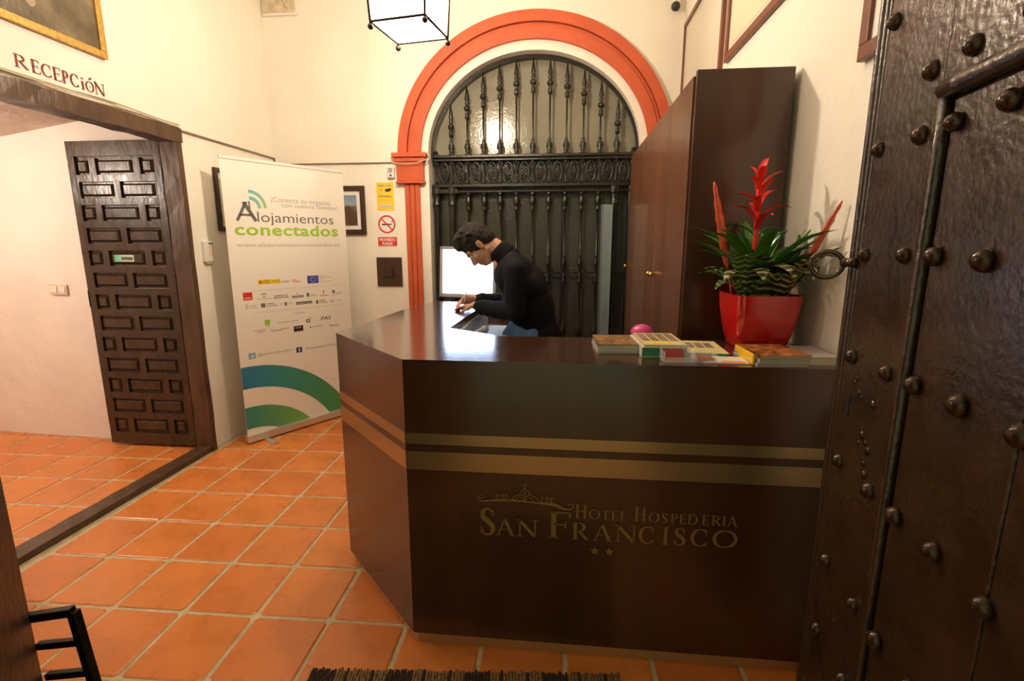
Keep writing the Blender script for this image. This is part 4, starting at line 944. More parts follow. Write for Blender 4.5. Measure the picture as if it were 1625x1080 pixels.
# two flat sword-shaped spikes
def sword(p0, p1, w_):
    P0, P1 = Vector(p0), Vector(p1); mb = MB(); n = 16; A, B = [], []; d = (P1 - P0).normalized(); s2 = Vector((0, 1, 0)).cross(d).normalized(); vs = []
    for i in range(n + 1):
        t = i / n; c = P0.lerp(P1, t); q = w_ * (.25 if t < .25 else (.25 + .75 * min(1, (t - .25) / .12)) * (1 - max(0, (t - .6) / .4) ** 1.6 * .9)); z_ = .004 * (1 if i % 2 else .3) if t > .25 else 0
        vs += [c - s2 * (q / 2 + z_), c + Vector((0, -.005, 0)), c + s2 * (q / 2 + z_), c + Vector((0, .005, 0))]
    mb.add(vs, [(i * 4 + k, i * 4 + (k + 1) % 4, i * 4 + 4 + (k + 1) % 4, i * 4 + 4 + k) for i in range(n) for k in range(4)] + [(0, 1, 2, 3), (n * 4 + 3, n * 4 + 2, n * 4 + 1, n * 4)])
    return mb.build('flower_spike', M['bract2'], parent=pl, smooth=True)
sword((-0.105, -0.01, .20), (-0.205, -0.02, .615), .027)
sword((0.070, -0.07, .20), (0.150, -0.21, .53), .020)

# =================================================================== THINGS ON THE COUNTER
def rbox(mb, w, d, z0, z1, dx=0, dy=0): mb.box(dx - w / 2, dx + w / 2, dy - d / 2, dy + d / 2, z0, z1)
def book(name, label, loc, rot, w, d, h, cover, pages, group=None, cat='book', spine='L'):
    t = thing(name, label, cat, loc, math.radians(rot), group)
    mb = MB(); rbox(mb, w - .004, d - .004, .0012, h - .0012); mb.build('pages', pages, parent=t)
    mb = MB(); rbox(mb, w, d, 0, .0012); rbox(mb, w, d, h - .0012, h)
    x = -w / 2 if spine == 'L' else w / 2; mb.box(min(x, x + (.0015 if spine == 'L' else -.0015)), max(x, x + (.0015 if spine == 'L' else -.0015)), -d / 2, d / 2, 0, h)
    mb.build('cover', cover, parent=t); return t
def print_rects(t, rects, z):
    for k, (x0, x1, y0, y1, m) in enumerate(rects):
        MB().box(x0, x1, y0, y1, z, z + .0004).build('printed_picture', m, parent=t)
cov_brown = mat('brown_photo_cover', (0.30, 0.16, 0.06), 0.35, var=0.8, nscale=45)
cov_cream = mat('cream_cover', (0.72, 0.62, 0.30), 0.35)
cov_white = mat('white_cover', (0.74, 0.72, 0.68), 0.3)
cov_yellow = mat('yellow_cover', (0.85, 0.50, 0.02), 0.3)
cov_orange = mat('orange_photo_cover', (0.38, 0.14, 0.04), 0.3, var=0.9, nscale=40)
cov_grey = mat('grey_cover', (0.52, 0.47, 0.44), 0.35, var=.15, nscale=10)
pic = [mat('print_a', (0.20, 0.16, 0.12), .4, var=.6, nscale=60), mat('print_b', (0.35, 0.10, 0.05), .4, var=.6, nscale=60), mat('print_c', (0.12, 0.16, 0.20), .4, var=.6, nscale=60)]
# far-left magazines (a stack of separate copies)
for k in range(5):
    book('magazine', 'brown photo magazine on top of the leftmost stack on the counter' if k == 4 else ['bottom magazine of the leftmost stack on the counter', 'second magazine from the bottom of the leftmost stack', 'middle magazine of the leftmost stack on the counter', 'magazine just below the top one in the leftmost stack'][k], (0.205 + random.uniform(-.003, .003), 1.905 + random.uniform(-.003, .003), CZ + .0065 * k), 2 + random.uniform(-1.5, 1.5), .145, .20, .006, cov_brown if k == 4 else cov_white, M['paper_edge'], 'magazines in the leftmost stack', 'magazine')
# central stack: thick book, green page block, picture-grid cover
t = book('brochure_block', 'thick block of green-edged brochures with white spine, second stack from left', (0.358, 1.882, CZ), 3, .160, .245, .034, cov_white, M['green_edge'], cat='brochures')
t = book('catalogue', 'cream catalogue with a grid of small photos on top of the green-edged block', (0.364, 1.885, CZ + .0345), 2, .150, .240, .008, cov_cream, M['paper_edge'], cat='catalogue')
print_rects(t, [(-.066 + i * .034, -.066 + i * .034 + .028, -.045 + j * .031, -.045 + j * .031 + .023, pic[(i + j) % 3]) for i in range(4) for j in range(5)], .0081)
print_rects(t, [(-.055, .03, -.105, -.065, M['yellow'])], .0081)
t = book('brochure_block', 'lower pile of picture-grid brochures with green edge, right of the cream catalogue', (0.522, 1.890, CZ), -3, .145, .23, .014, cov_cream, M['green_edge'], cat='brochures')
print_rects(t, [(-.05 + i * .034, -.05 + i * .034 + .027, -.02 + j * .024, -.02 + j * .024 + .017, pic[(i + j + 1) % 3]) for i in range(3) for j in range(4)], .0141)
t = book('leaflet', 'cream folded leaflet with an orange block lying in front of the red pot', (0.552, 1.722, CZ), -4, .145, .10, .004, cov_white, M['paper_edge'], cat='leaflet')
print_rects(t, [(-.01, .065, -.045, -.022, M['orange_txt']), (-.05, -.02, .012, .020, M['black_txt'])], .0041)
# acrylic card holder with red cards
t = thing('card_holder', 'clear acrylic card holder full of dark red cards at the counter front', 'card holder', (0.395, 1.705, CZ), math.radians(2))
mb = MB(); rbox(mb, .10, .07, 0, .003); mb.box(-.05, -.047, -.035, .035, 0, .035); mb.box(.047, .05, -.035, .035, 0, .035); mb.box(-.05, .05, .032, .035, 0, .05); mb.box(-.05, .05, -.035, -.032, 0, .018); mb.build('acrylic_box', M['perspex'], parent=t)
for k in range(4):
    mb = MB(); mm = Matrix.Translation((-.008, -.018 + k * .011, .004)) @ Matrix.Rotation(math.radians(-38), 4, 'X'); mb.box(-.035, .030, 0, .001, 0, .040, mm); mb.build('card', mat('red_card', (0.25, 0.02, 0.015), .4) if k == 0 else bpy.data.materials['red_card'], parent=t)
t = thing('card_holder', 'clear acrylic card holder with brown cards, beside the red-card one', 'card holder', (0.4865, 1.710, CZ), math.radians(0))
mb = MB(); rbox(mb, .07, .07, 0, .003); mb.box(-.035, -.032, -.035, .035, 0, .026); mb.box(.032, .035, -.035, .035, 0, .026); mb.box(-.035, .035, .032, .035, 0, .026); mb.box(-.035, .035, -.035, -.032, 0, .012); mb.build('acrylic_box', M['perspex'], parent=t)
mb = MB(); rbox(mb, .058, .05, .003, .012); mb.build('card', pic[1], parent=t)
# right stacks
for k in range(3):
    book('magazine', 'orange photo magazine topmost of the stack in front of the red pot' if k == 2 else ['bottom grey-edged magazine of the stack in front of the red pot', 'middle grey-edged magazine of the stack in front of the red pot'][k], (0.712 + .003 * k, 1.745, CZ + .0125 * k), 4 + k, .165, .19, .012, (cov_orange if k == 2 else cov_grey), M['grey_edge'], 'stacked magazines in front of the pot', 'magazine')
mb = MB(); mb.box(0.626, 0.633, 1.66, 1.835, CZ + .001, CZ + .0365); o = mb.build('yellow_folder', cov_yellow, bevel=.002); tag(o, 'bright yellow folded card standing at the left side of the magazine stack', 'folder')
book('book', 'thick pale grey book at the right end of the counter by the door', (0.858, 1.775, CZ), 2, .105, .19, .028, cov_grey, M['paper_edge'])
mb = MB(); mb.ball((0, 0, .035), .043, 24, 16, sc=(1.05, 1, .82)); o = mb.build('balloon', M['pink'], smooth=True, loc=(0.330, 2.06, CZ)); o.location.z = CZ - .001; tag(o, 'small magenta round ball behind the brochures on the counter', 'ball')

# =================================================================== ROLL-UP BANNER
b0, b1 = Vector((-2.405, 3.42, 0)), Vector((-1.8727, 4.2658, 0)); bd = (b1 - b0).normalized(); BW = (b1 - b0).length
bn = thing('rollup_banner', 'white roll-up banner with green and blue arcs standing in the left corner', 'banner', b0)
bn.rotation_euler = (0, 0, math.atan2(bd.y, bd.x)); BH = 2.12
FBn = frame((0, 0, 0), (1, 0, 0), (0, 0, 1), (0, -1, 0))
mb = MB(); mb.box(0.008, BW - .008, -.0005, .0005, 0.06, BH); mb.build('banner_sheet', M['banner'], parent=bn)
mb = MB(); mb.box(0, BW, -.03, .03, 0.012, 0.068); mb.build('base_housing', M['alu'], parent=bn, bevel=.006)
mb = MB(); mb.box(0.005, BW - .005, -.006, .006, BH - .006, BH + .016); mb.build('top_rail', M['white_plastic'], parent=bn, bevel=.003)
for x in (.12, BW - .16):
    mb = MB(); mb.box(x, x + .04, -.16, .16, 0, .012); mb.build('foot', M['alu'], parent=bn, bevel=.003)
mb = MB(); mb.tube([(BW / 2, .012, .06), (BW / 2, .012, BH)], .006, 8); mb.build('support_pole', M['alu'], parent=bn)
Z0 = -.0008
def flat(name, m, poly, z=0.0012):
    mb = MB(); mb.prism(poly, 0.0005, z, FBn); return mb.build(name, m, parent=bn)
def ring_poly(cx, cy, r0, r1, a0, a1, n=40):
    return [(cx + r1 * math.cos(math.radians(a0 + (a1 - a0) * i / n)), cy + r1 * math.sin(math.radians(a0 + (a1 - a0) * i / n))) for i in range(n + 1)] + \
           [(cx + r0 * math.cos(math.radians(a1 + (a0 - a1) * i / n)), cy + r0 * math.sin(math.radians(a1 + (a0 - a1) * i / n))) for i in range(n + 1)]
arc_m = ramp_mat('arc_print', 0, [(0, (0.02, 0.17, 0.33)), (.15, (0.03, 0.22, 0.32)), (.5, (0.05, 0.27, 0.20)), (1, (0.07, 0.27, 0.06))], 0, .85)
arc_m2 = ramp_mat('arc_print_low', 0, [(0, (0.03, 0.25, 0.22)), (1, (0.18, 0.42, 0.07))], 0, .5)
def clip_ring(cx, cy, rxo, rzo, rxi, rzi):
    """quarter of an ellipse ring cut at the sheet edges"""
    out, inn = [], []
    for i in range(61):
        a = PI / 2 + .25 - (PI / 2 + .25) * i / 60
        xo, zo = cx + rxo * math.cos(a), cy + rzo * math.sin(a)
        if .009 <= xo <= BW - .009 and zo >= .068: out.append((xo, zo))
        xi, zi = cx + rxi * math.cos(a), cy + rzi * math.sin(a)
        if .009 <= xi <= BW - .009 and zi >= .068: inn.append((xi, zi))
    return out, inn
def ring_fill(name, m, cx, cy, rxo, rzo, rxi, rzi):
    mb = MB(); n = 70; q = []
    fo = lambda x: cy + rzo * math.sqrt(max(0, 1 - ((x - cx) / rxo) ** 2)); fi = lambda x: (cy + rzi * math.sqrt(max(0, 1 - ((x - cx) / rxi) ** 2))) if abs(x - cx) < rxi else 0
    xm = min(BW - .009, cx + rxo * .9995)
    T, Bt = [], []
    for i in range(n + 1):
        x = .009 + (xm - .009) * i / n; t_, b_ = fo(x), max(.068, fi(x))
        if t_ <= b_: continue
        T.append((x, t_, .0012)); Bt.append((x, b_, .0012))
    mb.strip(T, Bt, FBn); return mb.build(name, m, parent=bn, fix=False)
ring_fill('blue_green_arc', arc_m, .05, -.35, .955, .955, .783, .783)
ring_fill('green_arc', arc_m2, .05, -.35, .637, .637, .464, .464)
logo = ramp_mat('wave_print', 0, [(0, (0.12, 0.42, 0.50)), (.5, (0.25, 0.5, 0.35)), (1, (0.36, 0.58, 0.06))], .19, .16)
flat('signal_arc', logo, ring_poly(.190, 1.790, .104, .127, 0, 90)); flat('signal_arc', logo, ring_poly(.193, 1.787, .058, .082, 0, 90))
def btxt(s, w, h, x, y, m, **k): return lettering(s, w, h, x, y, m, bn, FBn, **k)
mb = MB(); mb.M = FBn      # capital A drawn as a house with a chimney
pen(mb, [(.092, 1.692, .021), (.162, 1.822, .021)]); pen(mb, [(.150, 1.822, .026), (.228, 1.692, .026)]); pen(mb, [(.112, 1.735, .016), (.208, 1.735, .016)]); pen(mb, [(.188, 1.835, .012), (.188, 1.775, .012)]); pen(mb, [(.140, 1.822, .012), (.175, 1.822, .012)])
mb.build('lettering', M['grey_txt'], parent=bn, fix=False)
btxt('lojamientos', .635, .098, .240, 1.664, M['grey_txt'], off=-.004)
btxt('conectados', .845, .088, .066, 1.587, M['green_txt'], off=.022, space=1.06)
btxt('www.alojamientosconectados.es', .850, .040, .070, 1.494, M['lgrey_txt'], off=-.008)
btxt('¡Conecta tu negocio', .500, .050, .354, 1.829, M['lgrey_txt'], off=-.004)
btxt('con nuevos clientes!', .485, .034, .435, 1.805, M['lgrey_txt'], off=-.004)
def rect(name, m, x0, x1, y0, y1): return flat(name, m, [(x0, y0), (x1, y0), (x1, y1), (x0, y1)], .0012)
L = M['lgrey_txt']; G = M['grey_txt']
rect('printed_logo', M['yellow'], .197, .374, 1.222, 1.257); rect('printed_logo', M['red_txt'], .208, .224, 1.227, 1.250)
btxt('GOBIERNO', .060, .009, .235, 1.242, M['black_txt'], z=.0013); btxt('DE ESPAÑA', .055, .008, .235, 1.230, M['black_txt'], z=.0013); btxt('MINISTERIO', .06, .009, .305, 1.236, M['black_txt'], z=.0013)
btxt('red.es', .058, .013, .386, 1.228, M['black_txt']); btxt('plan', .045, .012, .463, 1.236, M['red_txt']); btxt('avanza', .060, .011, .478, 1.222, M['red_txt'])
eu = rect('printed_logo', M['eu_blue'], .600, .700, 1.205, 1.268)
mb = MB()
for k in range(12):
    a = k * PI / 6; c = (.650 + .021 * math.cos(a), 1.2365 + .021 * math.sin(a))
    mb.prism([(c[0] + (.0052 if i % 2 == 0 else .0022) * math.sin(i * PI / 5), c[1] + (.0052 if i % 2 == 0 else .0022) * math.cos(i * PI / 5)) for i in range(10)], .0012, .0016, FBn)
mb.build('star_circle', M['yellow'], parent=eu)
for z, q in ((1.258, 'UNIÓN EUROPEA'), (1.243, 'Fondo Europeo de Desarrollo'), (1.229, 'Regional'), (1.210, 'Una manera de hacer Europa')): btxt(q, .0035 * len(q) + .01, .008, .710, z, L)
rect('divider_line', L, .15, .92, 1.176, 1.1775)
rect('printed_logo', M['red_txt'], .078, .146, 1.110, 1.168); btxt('MADRID', .050, .013, .087, 1.118, M['white'], z=.0014)
btxt('JUNTA DE ANDALUCIA', .112, .009, .178, 1.106, L); flat('printed_logo', G, ring_poly(.233, 1.128, .020, .026, 30, 150, 10)); rect('printed_logo', G, .228, .238, 1.122, 1.131)
btxt('GOBIERNO DEL', .115, .011, .310, 1.121, M['black_txt']); btxt('PRINCIPADO DE ASTURIAS', .122, .010, .308, 1.106, M['black_txt'])
rect('printed_logo', G, .458, .555, 1.098, 1.115); btxt('EXTREMADURA', .08, .008, .466, 1.1025, M['white'], z=.0014); rect('printed_logo', L, .500, .508, 1.122, 1.138)
rect('printed_logo', G, .584, .604, 1.098, 1.130); btxt('Gobierno', .055, .009, .612, 1.110, L); btxt('de Canarias', .065, .008, .612, 1.098, L)
rect('printed_logo', G, .735, .742, 1.110, 1.142); rect('printed_logo', M['red_txt'], .702, .782, 1.094, 1.099)
rect('printed_logo', G, .822, .843, 1.110, 1.136); btxt('Comunidad', .065, .008, .850, 1.108, L); btxt('Foral de Navarra', .098, .007, .820, 1.094, L)
btxt('Generalitat', .06, .009, .112, 1.063, L); btxt('Valenciana', .06, .009, .112, 1.048, L); rect('printed_logo', L, .094, .101, 1.043, 1.080)
rect('printed_logo', G, .206, .236, 1.045, 1.076); rect('printed_logo', M['green_txt'], .214, .227, 1.053, 1.067); btxt('GOBIERNO', .065, .010, .245, 1.064, G); btxt('DE ARAGON', .085, .010, .245, 1.048, G)
rect('printed_logo', G, .392, .410, 1.042, 1.070); btxt('Región', .034, .008, .352, 1.056, L); btxt('de Murcia', .044, .008, .416, 1.056, L)
rect('printed_logo', G, .488, .628, 1.040, 1.062); rect('printed_logo', M['red_txt'], .490, .626, 1.058, 1.061); btxt('castilla-la mancha', .125, .009, .495, 1.045, M['white'], z=.0014)
rect('printed_logo', G, .663, .682, 1.032, 1.062); btxt('GOBIERNO', .055, .010, .692, 1.050, G); btxt('de Cantabria', .075, .010, .692, 1.035, G)
flat('printed_logo', L, ring_poly(.812, 1.043, .008, .014, 0, 359, 16)); btxt('La Rioja', .065, .011, .842, 1.037, L)
rect('divider_line', L, .15, .92, 1.008, 1.0095)
btxt('Asociaciones', .10, .010, .456, .968, L)
rect('printed_logo', M['green_txt'], .222, .262, .908, .946); rect('printed_logo', L, .226, .258, .896, .902); btxt('Confederación Hoteles', .175, .011, .322, .908, L)
rect('printed_logo', G, .562, .596, .884, .912); rect('printed_logo', M['white'], .572, .586, .891, .905).location.y = -.0006; flat('printed_logo', M['orange_txt'], ring_poly(.598, .916, .007, .012, 0, 180, 8))
btxt('PAS', .090, .030, .695, .888, M['black_txt'], shear=.25)
btxt('hosteltur', .090, .014, .136, .866, M['orange_txt']); btxt('ecommerce', .050, .008, .160, .852, L)
btxt('Toprural', .085, .018, .262, .845, M['eu_blue']); btxt('sport', .060, .018, .350, .850, M['orange_txt'])
rect('printed_logo', M['black_txt'], .449, .531, .822, .868); btxt('HOTEL', .058, .010, .461, .848, M['white'], z=.0014); rect('printed_logo', M['red_txt'], .462, .518, .833, .837)
btxt('Hostelge', .105, .017, .606, .834, L); rect('printed_logo', M['green_txt'], .588, .602, .834, .850)
btxt('Triv', .050, .020, .768, .823, M['eu_blue']); btxt('ago', .045, .018, .822, .820, M['orange_txt'])
rect('printed_logo', mat('print_sky', (0.25, 0.50, 0.62), .45), .073, .128, .660, .706); flat('printed_logo', M['white'], ring_poly(.100, .684, .001, .013, 200, 400, 12), .0016)
btxt('@AloConectados', .270, .028, .143, .666, L, off=-.005)
rect('printed_logo', mat('print_navy', (0.02, 0.03, 0.14), .45), .456, .506, .646, .690); btxt('f', .016, .034, .474, .648, M['white'], z=.0015, off=.03)
btxt('Alojamientos.Conectados', .380, .028, .535, .650, L, off=-.005)

# =================================================================== WALL-HUNG THINGS
FL = frame((XL, 0, 0), (0, 1, 0), (0, 0, 1), (1, 0, 0))           # left wall: x=y world, y=z, z=out
FK = frame((0, YB, 0), (1, 0, 0), (0, 0, 1), (0, -1, 0))          # back wall
FR = frame((XR, 0, 0), (0, -1, 0), (0, 0, 1), (-1, 0, 0))         # right wall: local x = -y
def fr_box(F, cx, cz):   # local frame of a thing at wall position
    return F @ Matrix.Translation((cx, cz, 0))
def picture(name, label, F, x0, x1, z0, z1, fw, fm, inner, mountw=0.0, mm=None, depth=.022, gap=.002, tilt=0):
    t = thing(name, label, 'picture', (0, 0, 0)); t.matrix_world = F @ Matrix.Translation(((x0 + x1) / 2, z0, gap))
    w_, h_ = (x1 - x0) / 2, z1 - z0
    mb = MB(); mb.box(-w_, w_, 0, fw, 0, depth); mb.box(-w_, w_, h_ - fw, h_, 0, depth); mb.box(-w_, -w_ + fw, fw, h_ - fw, 0, depth); mb.box(w_ - fw, w_, fw, h_ - fw, 0, depth)
    mb.build('frame', fm, parent=t, bevel=.003)
    if mountw:
        mb = MB(); mb.box(-w_ + fw, w_ - fw, fw, h_ - fw, .002, .010); mb.build('mount', mm or M['mount'], parent=t)
        mb = MB(); mb.box(-w_ + fw + mountw, w_ - fw - mountw, fw + mountw, h_ - fw - mountw, .010, .0115); mb.build('picture_print', inner, parent=t)
    else:
        mb = MB(); mb.box(-w_ + fw, w_ - fw, fw, h_ - fw, .002, .010); mb.build('picture_print', inner, parent=t)
    return t
oil = mat('dark_oil_painting', (0.17, 0.13, 0.075), 0.35, var=0.75, nscale=5, bump=0.3, bscale=60, detail=6)
pa = picture('oil_painting', 'old dark oil painting with a gilt frame above the reception lettering', FL, 1.75, 2.825, 2.545, 3.75, .038, M['gold'], oil)
light_rock = mat('grey_rock_paint', (0.27, 0.24, 0.15), .4, var=.5, nscale=14); flesh_p = mat('pale_foot_paint', (0.42, 0.33, 0.20), .4, var=.3, nscale=20); robe = mat('dark_robe_paint', (0.05, 0.035, 0.025), .4, var=.4, nscale=8)
mb = MB(); mb.prism([(-.30, .16), (.02, .10), (.16, .18), (.20, .42), (.14, 1.1), (-.34, 1.1)], .0101, .0108); mb.build('painted_robe', robe, parent=pa)
for pts in ([(-.16, .22), (-.06, .17), (.0, .19), (-.02, .23), (-.12, .26)], [(.10, .15), (.14, .11), (.17, .14), (.14, .24), (.10, .24)]):
    mb = MB(); mb.prism(cr(pts + [pts[0]], 4)[:-1], .0106, .0113); mb.build('painted_foot', flesh_p, parent=pa)

picture('picture', 'dark-framed picture on the left wall half hidden behind the white banner', FL, 3.62, 4.15, 1.62, 2.085, .035, M['pic_dark'], M['mount'], .05)
lands = ramp_mat('mountain_print', 1, [(0, (0.07, 0.04, 0.02)), (.45, (0.13, 0.07, 0.035)), (.62, (0.16, 0.12, 0.10)), (.70, (0.30, 0.36, 0.40)), (1, (0.16, 0.28, 0.40))], .07, .28)
pb = picture('picture', 'dark-framed mountain landscape photo on the back wall right of the banner', FK, -2.33, -1.768, 1.61, 2.035, .045, M['pic_dark'], lands, .035, M['white'])
mb = MB(); mb.prism([(-.20, .08), (.20, .08), (.20, .20), (.12, .255), (.06, .22), (-.02, .275), (-.10, .22), (-.20, .25)], .0116, .0122); mb.build('printed_mountain', mat('mountain_brown', (0.10, 0.055, 0.03), .5, var=.5, nscale=20), parent=pb)
mapm = mat('old_map_print', (0.60, 0.57, 0.45), 0.3, var=0.05, nscale=9)
picture('framed_map', 'large brown-framed pale print on the right wall beside the arch', FR, -4.375, -3.335, 2.16, 3.20, .035, M['pic_brown'], M['mount'], .03, mapm)
picture('framed_map', 'large brown-framed pale print above the near end of the wardrobe', FR, -3.245, -1.98, 2.55, 3.35, .042, M['pic_brown'], mat('cream_document', (0.74, 0.66, 0.46), .35, var=.04, nscale=6), .03, M['mount'])
picture('framed_map', 'brown-framed pale print on the right wall partly behind the studded door', FR, -1.80, -1.22, 2.08, 2.9, .045, M['pic_brown'], M['mount'], .03, M['white'])

# RECEPCION lettering: a clear strip carrying painted capitals
sg = thing('reception_sign', 'clear wall strip reading reception in maroon capitals above the doorway', 'sign', (0, 0, 0)); sg.matrix_world = FL
mb = MB(); mb.box(2.24, 2.86, 2.322, 2.325, .001, .004); mb.build('strip_edge', M['wire'], parent=sg)
mb = MB(); mb.M = Matrix.Identity(4)
yz = lambda u: 2.312 + (u - 145) / 1220 * .478
zb = lambda u: 2.350 - (u - 145) / 1220 * .010
for ch, a, b, h in (('R', 145, 320, .060), ('E', 345, 470, .062), ('C', 472, 612, .062), ('E', 616, 742, .064), ('P', 742, 838, .064), ('C', 852, 982, .066), ('i', 1000, 1060, .068), ('O', 1072, 1200, .056), ('N', 1206, 1370, .066)):
    glyph(mb, ch, yz(a), zb(a), yz(b) - yz(a), h, ext=.0015)
pen(mb, [(yz(1130), zb(1130) + .064, .005), (yz(1175), zb(1130) + .076, .012)], .0025); pen(mb, [(yz(1130), zb(1130) + .028, .007), (yz(1143), zb(1130) + .028, .007)], .0025)
mb.build('lettering', M['maroon'], parent=sg, fix=False)

# cables
mb = MB(); pts = [(XL + .012, y, 2.30 + .006 * math.sin(y * 9)) for y in [1.72 + i * .1 for i in range(17)]]; mb.tube(pts, .005, 6)
mb.tube([(XL + .02, y, 2.315 + .007 * math.sin(y * 7 + 1)) for y in [1.72 + i * .1 for i in range(17)]], .004, 6)
o = mb.build('cable', M['wire'], smooth=True); tag(o, 'twisted cream cable running along the top of the doorway lintel', 'cable')
mb = MB(); mb.box(XL + .001, XL + .012, 3.33, YB - .012, 2.272, 2.284); mb.box(XL + .001, -1.495, YB - .012, YB - .001, 2.222, 2.232); mb.box(XL + .001, XL + .012, YB - .013, YB - .001, 2.225, 2.284)
o = mb.build('cable_duct', M['wire_dark']); tag(o, 'thin brown cable line running round the left corner at lintel height', 'cable duct')
mb = MB(); mb.tube(cr([(-1.50, YB - .082, 2.222), (-1.40, YB - .085, 2.205), (-1.28, YB - .085, 2.208), (-1.19, YB - .08, 2.235), (-1.165, YB - .03, 2.26), (-1.16, YB + .05, 2.25)], 5), .0045, 8)
mb.tube(cr([(-1.20, YB - .07, 2.26), (-1.17, YB - .07, 2.30), (-1.15, YB - .05, 2.26), (-1.17, YB - .06, 2.23)], 5), .004, 6)
o = mb.build('cable', M['wire'], smooth=True); tag(o, 'cream cable looped in front of the red capital', 'cable')

# intercom, switch plate, detector, no smoking, notice, fuse box
t = thing('intercom', 'white wall unit with keypad on the left wall beside the doorway frame', 'intercom', (0, 0, 0)); t.matrix_world = FL @ Matrix.Translation((3.465, 1.395, .001))
mb = MB(); mb.box(-.045, .045, 0, .15, 0, .028); mb.build('housing', M['white_plastic'], parent=t, bevel=.006)
mb = MB(); mb.box(-.005, .035, .045, .125, .028, .031); mb.build('keypad', M['cream_plastic'], parent=t)
mb = MB(); mb.box(-.005, .035, .128, .140, .028, .031); mb.build('display', M['grey_txt'], parent=t)
mb = MB(); mb.box(-.03, .04, -.012, 0, 0, .02); mb.build('socket', M['cream_plastic'], parent=t)
t = thing('switch_plate', 'cream double switch plate on the wall of the adjoining room', 'switch', (0, 0, 0)); t.matrix_world = frame((-3.80, 3.426 - .0015, 1.146), (1, -.0565, 0), (0, 0, 1), (0, -1, 0))
mb = MB(); mb.box(-.075, .075, 0, .078, 0, .010); mb.build('plate', M['cream_plastic'], parent=t, bevel=.003)
for x in (-.035, .035):
    mb = MB(); mb.box(x - .028, x + .028, .014, .064, .010, .015); mb.build('rocker', M['white_plastic'], parent=t, bevel=.002)
t = thing('motion_detector', 'small white alarm detector on the wall above the yellow notice', 'detector', (0, 0, 0)); t.matrix_world = FK @ Matrix.Translation((-1.515, 2.095, .001))
mb = MB(); mb.box(-.032, .032, 0, .095, 0, .035); mb.build('housing', M['white_plastic'], parent=t, bevel=.008)
mb = MB(); mb.box(-.02, .018, .045, .085, .035, .038); mb.build('lens', M['lgrey_txt'], parent=t); mb = MB(); mb.ball((0, .022, .035), .011); mb.build('sensor_eye', M['grey_txt'], parent=t, smooth=True)
t = thing('notice', 'yellow printed notice on the wall left of the red pilaster', 'notice', (0, 0, 0)); t.matrix_world = FK @ Matrix.Translation((-1.583, 1.82, .001))
mb = MB(); mb.box(-.078, .078, 0, .24, 0, .002); mb.build('sheet', M['yellow'], parent=t)
I4 = Matrix.Identity(4)
lettering('DIRECCION', .12, .016, -.06, .205, M['eu_blue'], t, I4, z=.0025); lettering('PROHIBIDA', .12, .016, -.06, .115, M['eu_blue'], t, I4, z=.0025)
mb = MB(); mb.prism([(.0, .165), (.03, .16), (.055, .172), (.058, .19), (.03, .19), (.0, .182)], .002, .003); mb.build('printed_camera', M['black_txt'], parent=t)
mb = MB(); mb.prism([(-.055, .178), (-.02, .178), (-.02, .184), (-.055, .184)], .002, .003); mb.prism([(-.04, .165), (-.03, .165), (-.03, .178), (-.04, .178)], .002, .003); mb.build('printed_mark', M['orange_txt'], parent=t)
mb = MB(); mb.box(-.065, .065, .02, .055, .002, .0028); mb.build('printed_box', M['cream_plastic'], parent=t)
for k in range(4): lettering('videovigilancia zona', .11, .006, -.055, .026 + k * .007 if k < 3 else .085, M['lgrey_txt'], t, I4, z=.003)
t = thing('no_smoking_sign', 'no smoking sign with a red ring and red word panel below the yellow notice', 'sign', (0, 0, 0)); t.matrix_world = FK @ Matrix.Translation((-1.580, 1.505, .001))
mb = MB(); mb.box(-.092, .092, 0, .305, 0, .002); mb.build('sheet', M['white'], parent=t)
mb = MB(); mb.prism(ring_poly(0, .195, .066, .080, 0, 359.9, 36), .002, .003); mb.prism([(-.052, .240), (-.044, .248), (.052, .150), (.044, .142)], .002, .0032); mb.build('red_ring', M['red_txt'], parent=t)
mb = MB(); mb.box(-.045, .03, .188, .200, .002, .0029); mb.box(.034, .045, .188, .200, .002, .0029); mb.prism([(.04, .205), (.05, .215), (.045, .23), (.052, .235), (.057, .222), (.047, .205)], .002, .0029); mb.build('cigarette', M['black_txt'], parent=t)
mb = MB(); mb.box(-.088, .088, .004, .082, .002, .003); mb.build('word_panel', M['red_txt'], parent=t)
lettering('PROHIBIDO', .150, .027, -.075, .046, M['white'], t, I4, z=.0035, off=.02); lettering('FUMAR', .100, .027, -.05, .010, M['white'], t, I4, z=.0035, off=.02)
t = thing('fuse_box_cover', 'square dark brown carved cover on the wall below the no smoking sign', 'wall cover', (0, 0, 0)); t.matrix_world = FK @ Matrix.Translation((-1.572, 1.145, .001))
mb = MB(); mb.box(-.118, .118, 0, .262, 0, .014); mb.build('board', M['pic_dark'], parent=t, bevel=.003)
mb = MB(); mb.box(-.05, .05, .075, .185, .014, .020); mb.frustum(-.03, .03, 0, 0.001, 0, 0, 0); mb.v = mb.v[:8]; mb.f = mb.f[:6]; mb.m = mb.m[:6]; mb.build('raised_border', M['pic_dark'], parent=t, bevel=.003)
mb = MB(); mb.box(-.036, .036, .09, .17, .020, .042); mb.build('raised_field', M['pic_dark'], parent=t, bevel=.006)
t = thing('security_camera', 'small dark camera with white cable high on the back wall right of the arch', 'camera', (0.85, YB, 3.34))
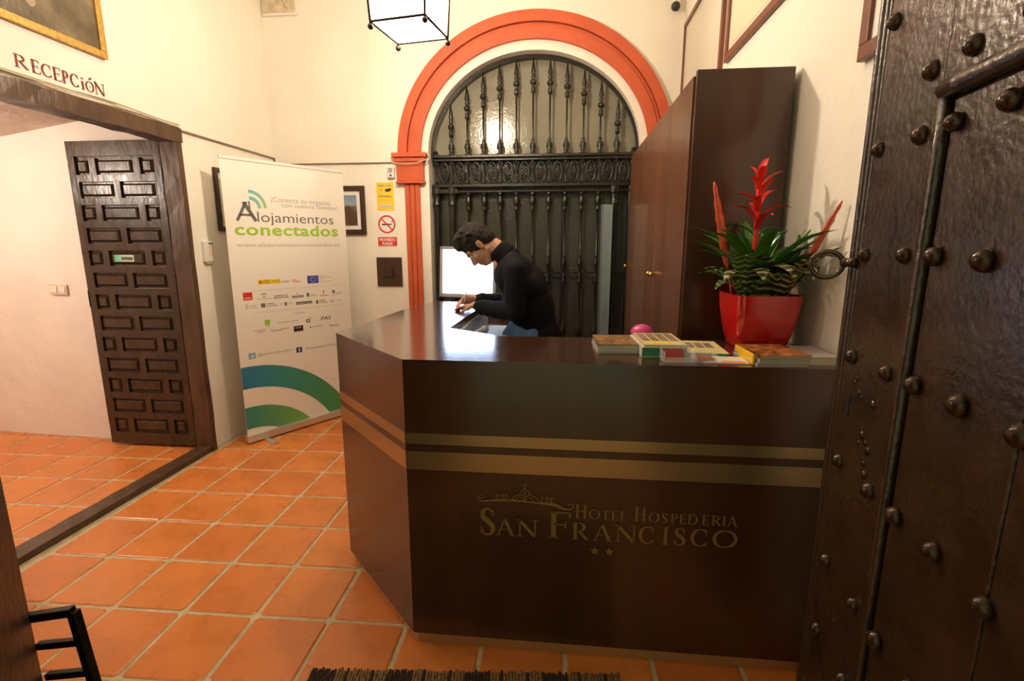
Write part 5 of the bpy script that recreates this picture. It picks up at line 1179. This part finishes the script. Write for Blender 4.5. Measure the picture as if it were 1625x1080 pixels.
mb = MB(); mb.tube([(0.02, 0, 0), (0, -.05, -.01)], .008, 8); mb.build('bracket', M['mon_dark'], parent=t); mb = MB(); mb.ball((-.01, -.07, 0), .035, 16, 10); mb.build('camera_head', M['mon_dark'], parent=t, smooth=True)
mb = MB(); mb.tube(cr([(.02, -.02, .02), (.035, -.02, .10), (.05, -.02, .3)], 5), .008, 8); mb.build('white_cable', M['white_plastic'], parent=t, smooth=True)
# carved plaster relief in the top left corner
t = thing('plaster_relief', 'square carved plaster relief of scrolls high in the left corner of the back wall', 'relief', (0, 0, 0)); t.matrix_world = FK @ Matrix.Translation((-2.43, 3.43, .0))
mb = MB(); mb.box(-.155, .155, 0, .34, 0, .02); mb.build('slab', M['plaster'], parent=t, bevel=.006)
mb = MB(); mb.box(-.145, .145, .02, .33, .02, .026); rr = random.Random(9)
for k in range(16):
    x, z = rr.uniform(-.12, .12), rr.uniform(.05, .30); a = rr.choice((PI / 3, -PI / 3, PI / 2)); l = rr.uniform(.02, .05)
    mb.tube(cr([(x - l * math.cos(a), z - l * math.sin(a), .026), (x, z + .006, .034), (x + l * math.cos(a), z + l * math.sin(a), .028)], 3), .008, 6)
mb.build('carved_scrolls', M['relief'], parent=t, smooth=False)

# =================================================================== DOORMAT
t = thing('woven_mat', 'brown and tan woven mat on the tiles in front of the counter', 'mat', (-0.285, 1.115, 0.0015), math.radians(4.5))
w_ = .555; n = 96
rr = random.Random(2)
for idx, (nm, cond, mm_) in enumerate((('tan_weave', 0, 'rug_a'), ('brown_weave', 1, 'rug_b'))):
    mb = MB()
    for i in range(n):
        x = -w_ + 2 * w_ * i / n; band = (i // 8) % 3
        dark = 1 if band == 0 or (i % 8 == 3) else 0
        if dark != cond: continue
        y0_ = -.45; y1_ = .40 + rr.uniform(-.006, .006)
        pts = [(x, y0_ + (y1_ - y0_) * j / 40, .006 + .003 * (1 if (i + j) % 2 else -1)) for j in range(41)]
        mb.tube(pts, .0052, 5)
    o = mb.build(nm, M[mm_], parent=t, smooth=True); o['kind'] = 'stuff'
bpy.context.view_layer.update()
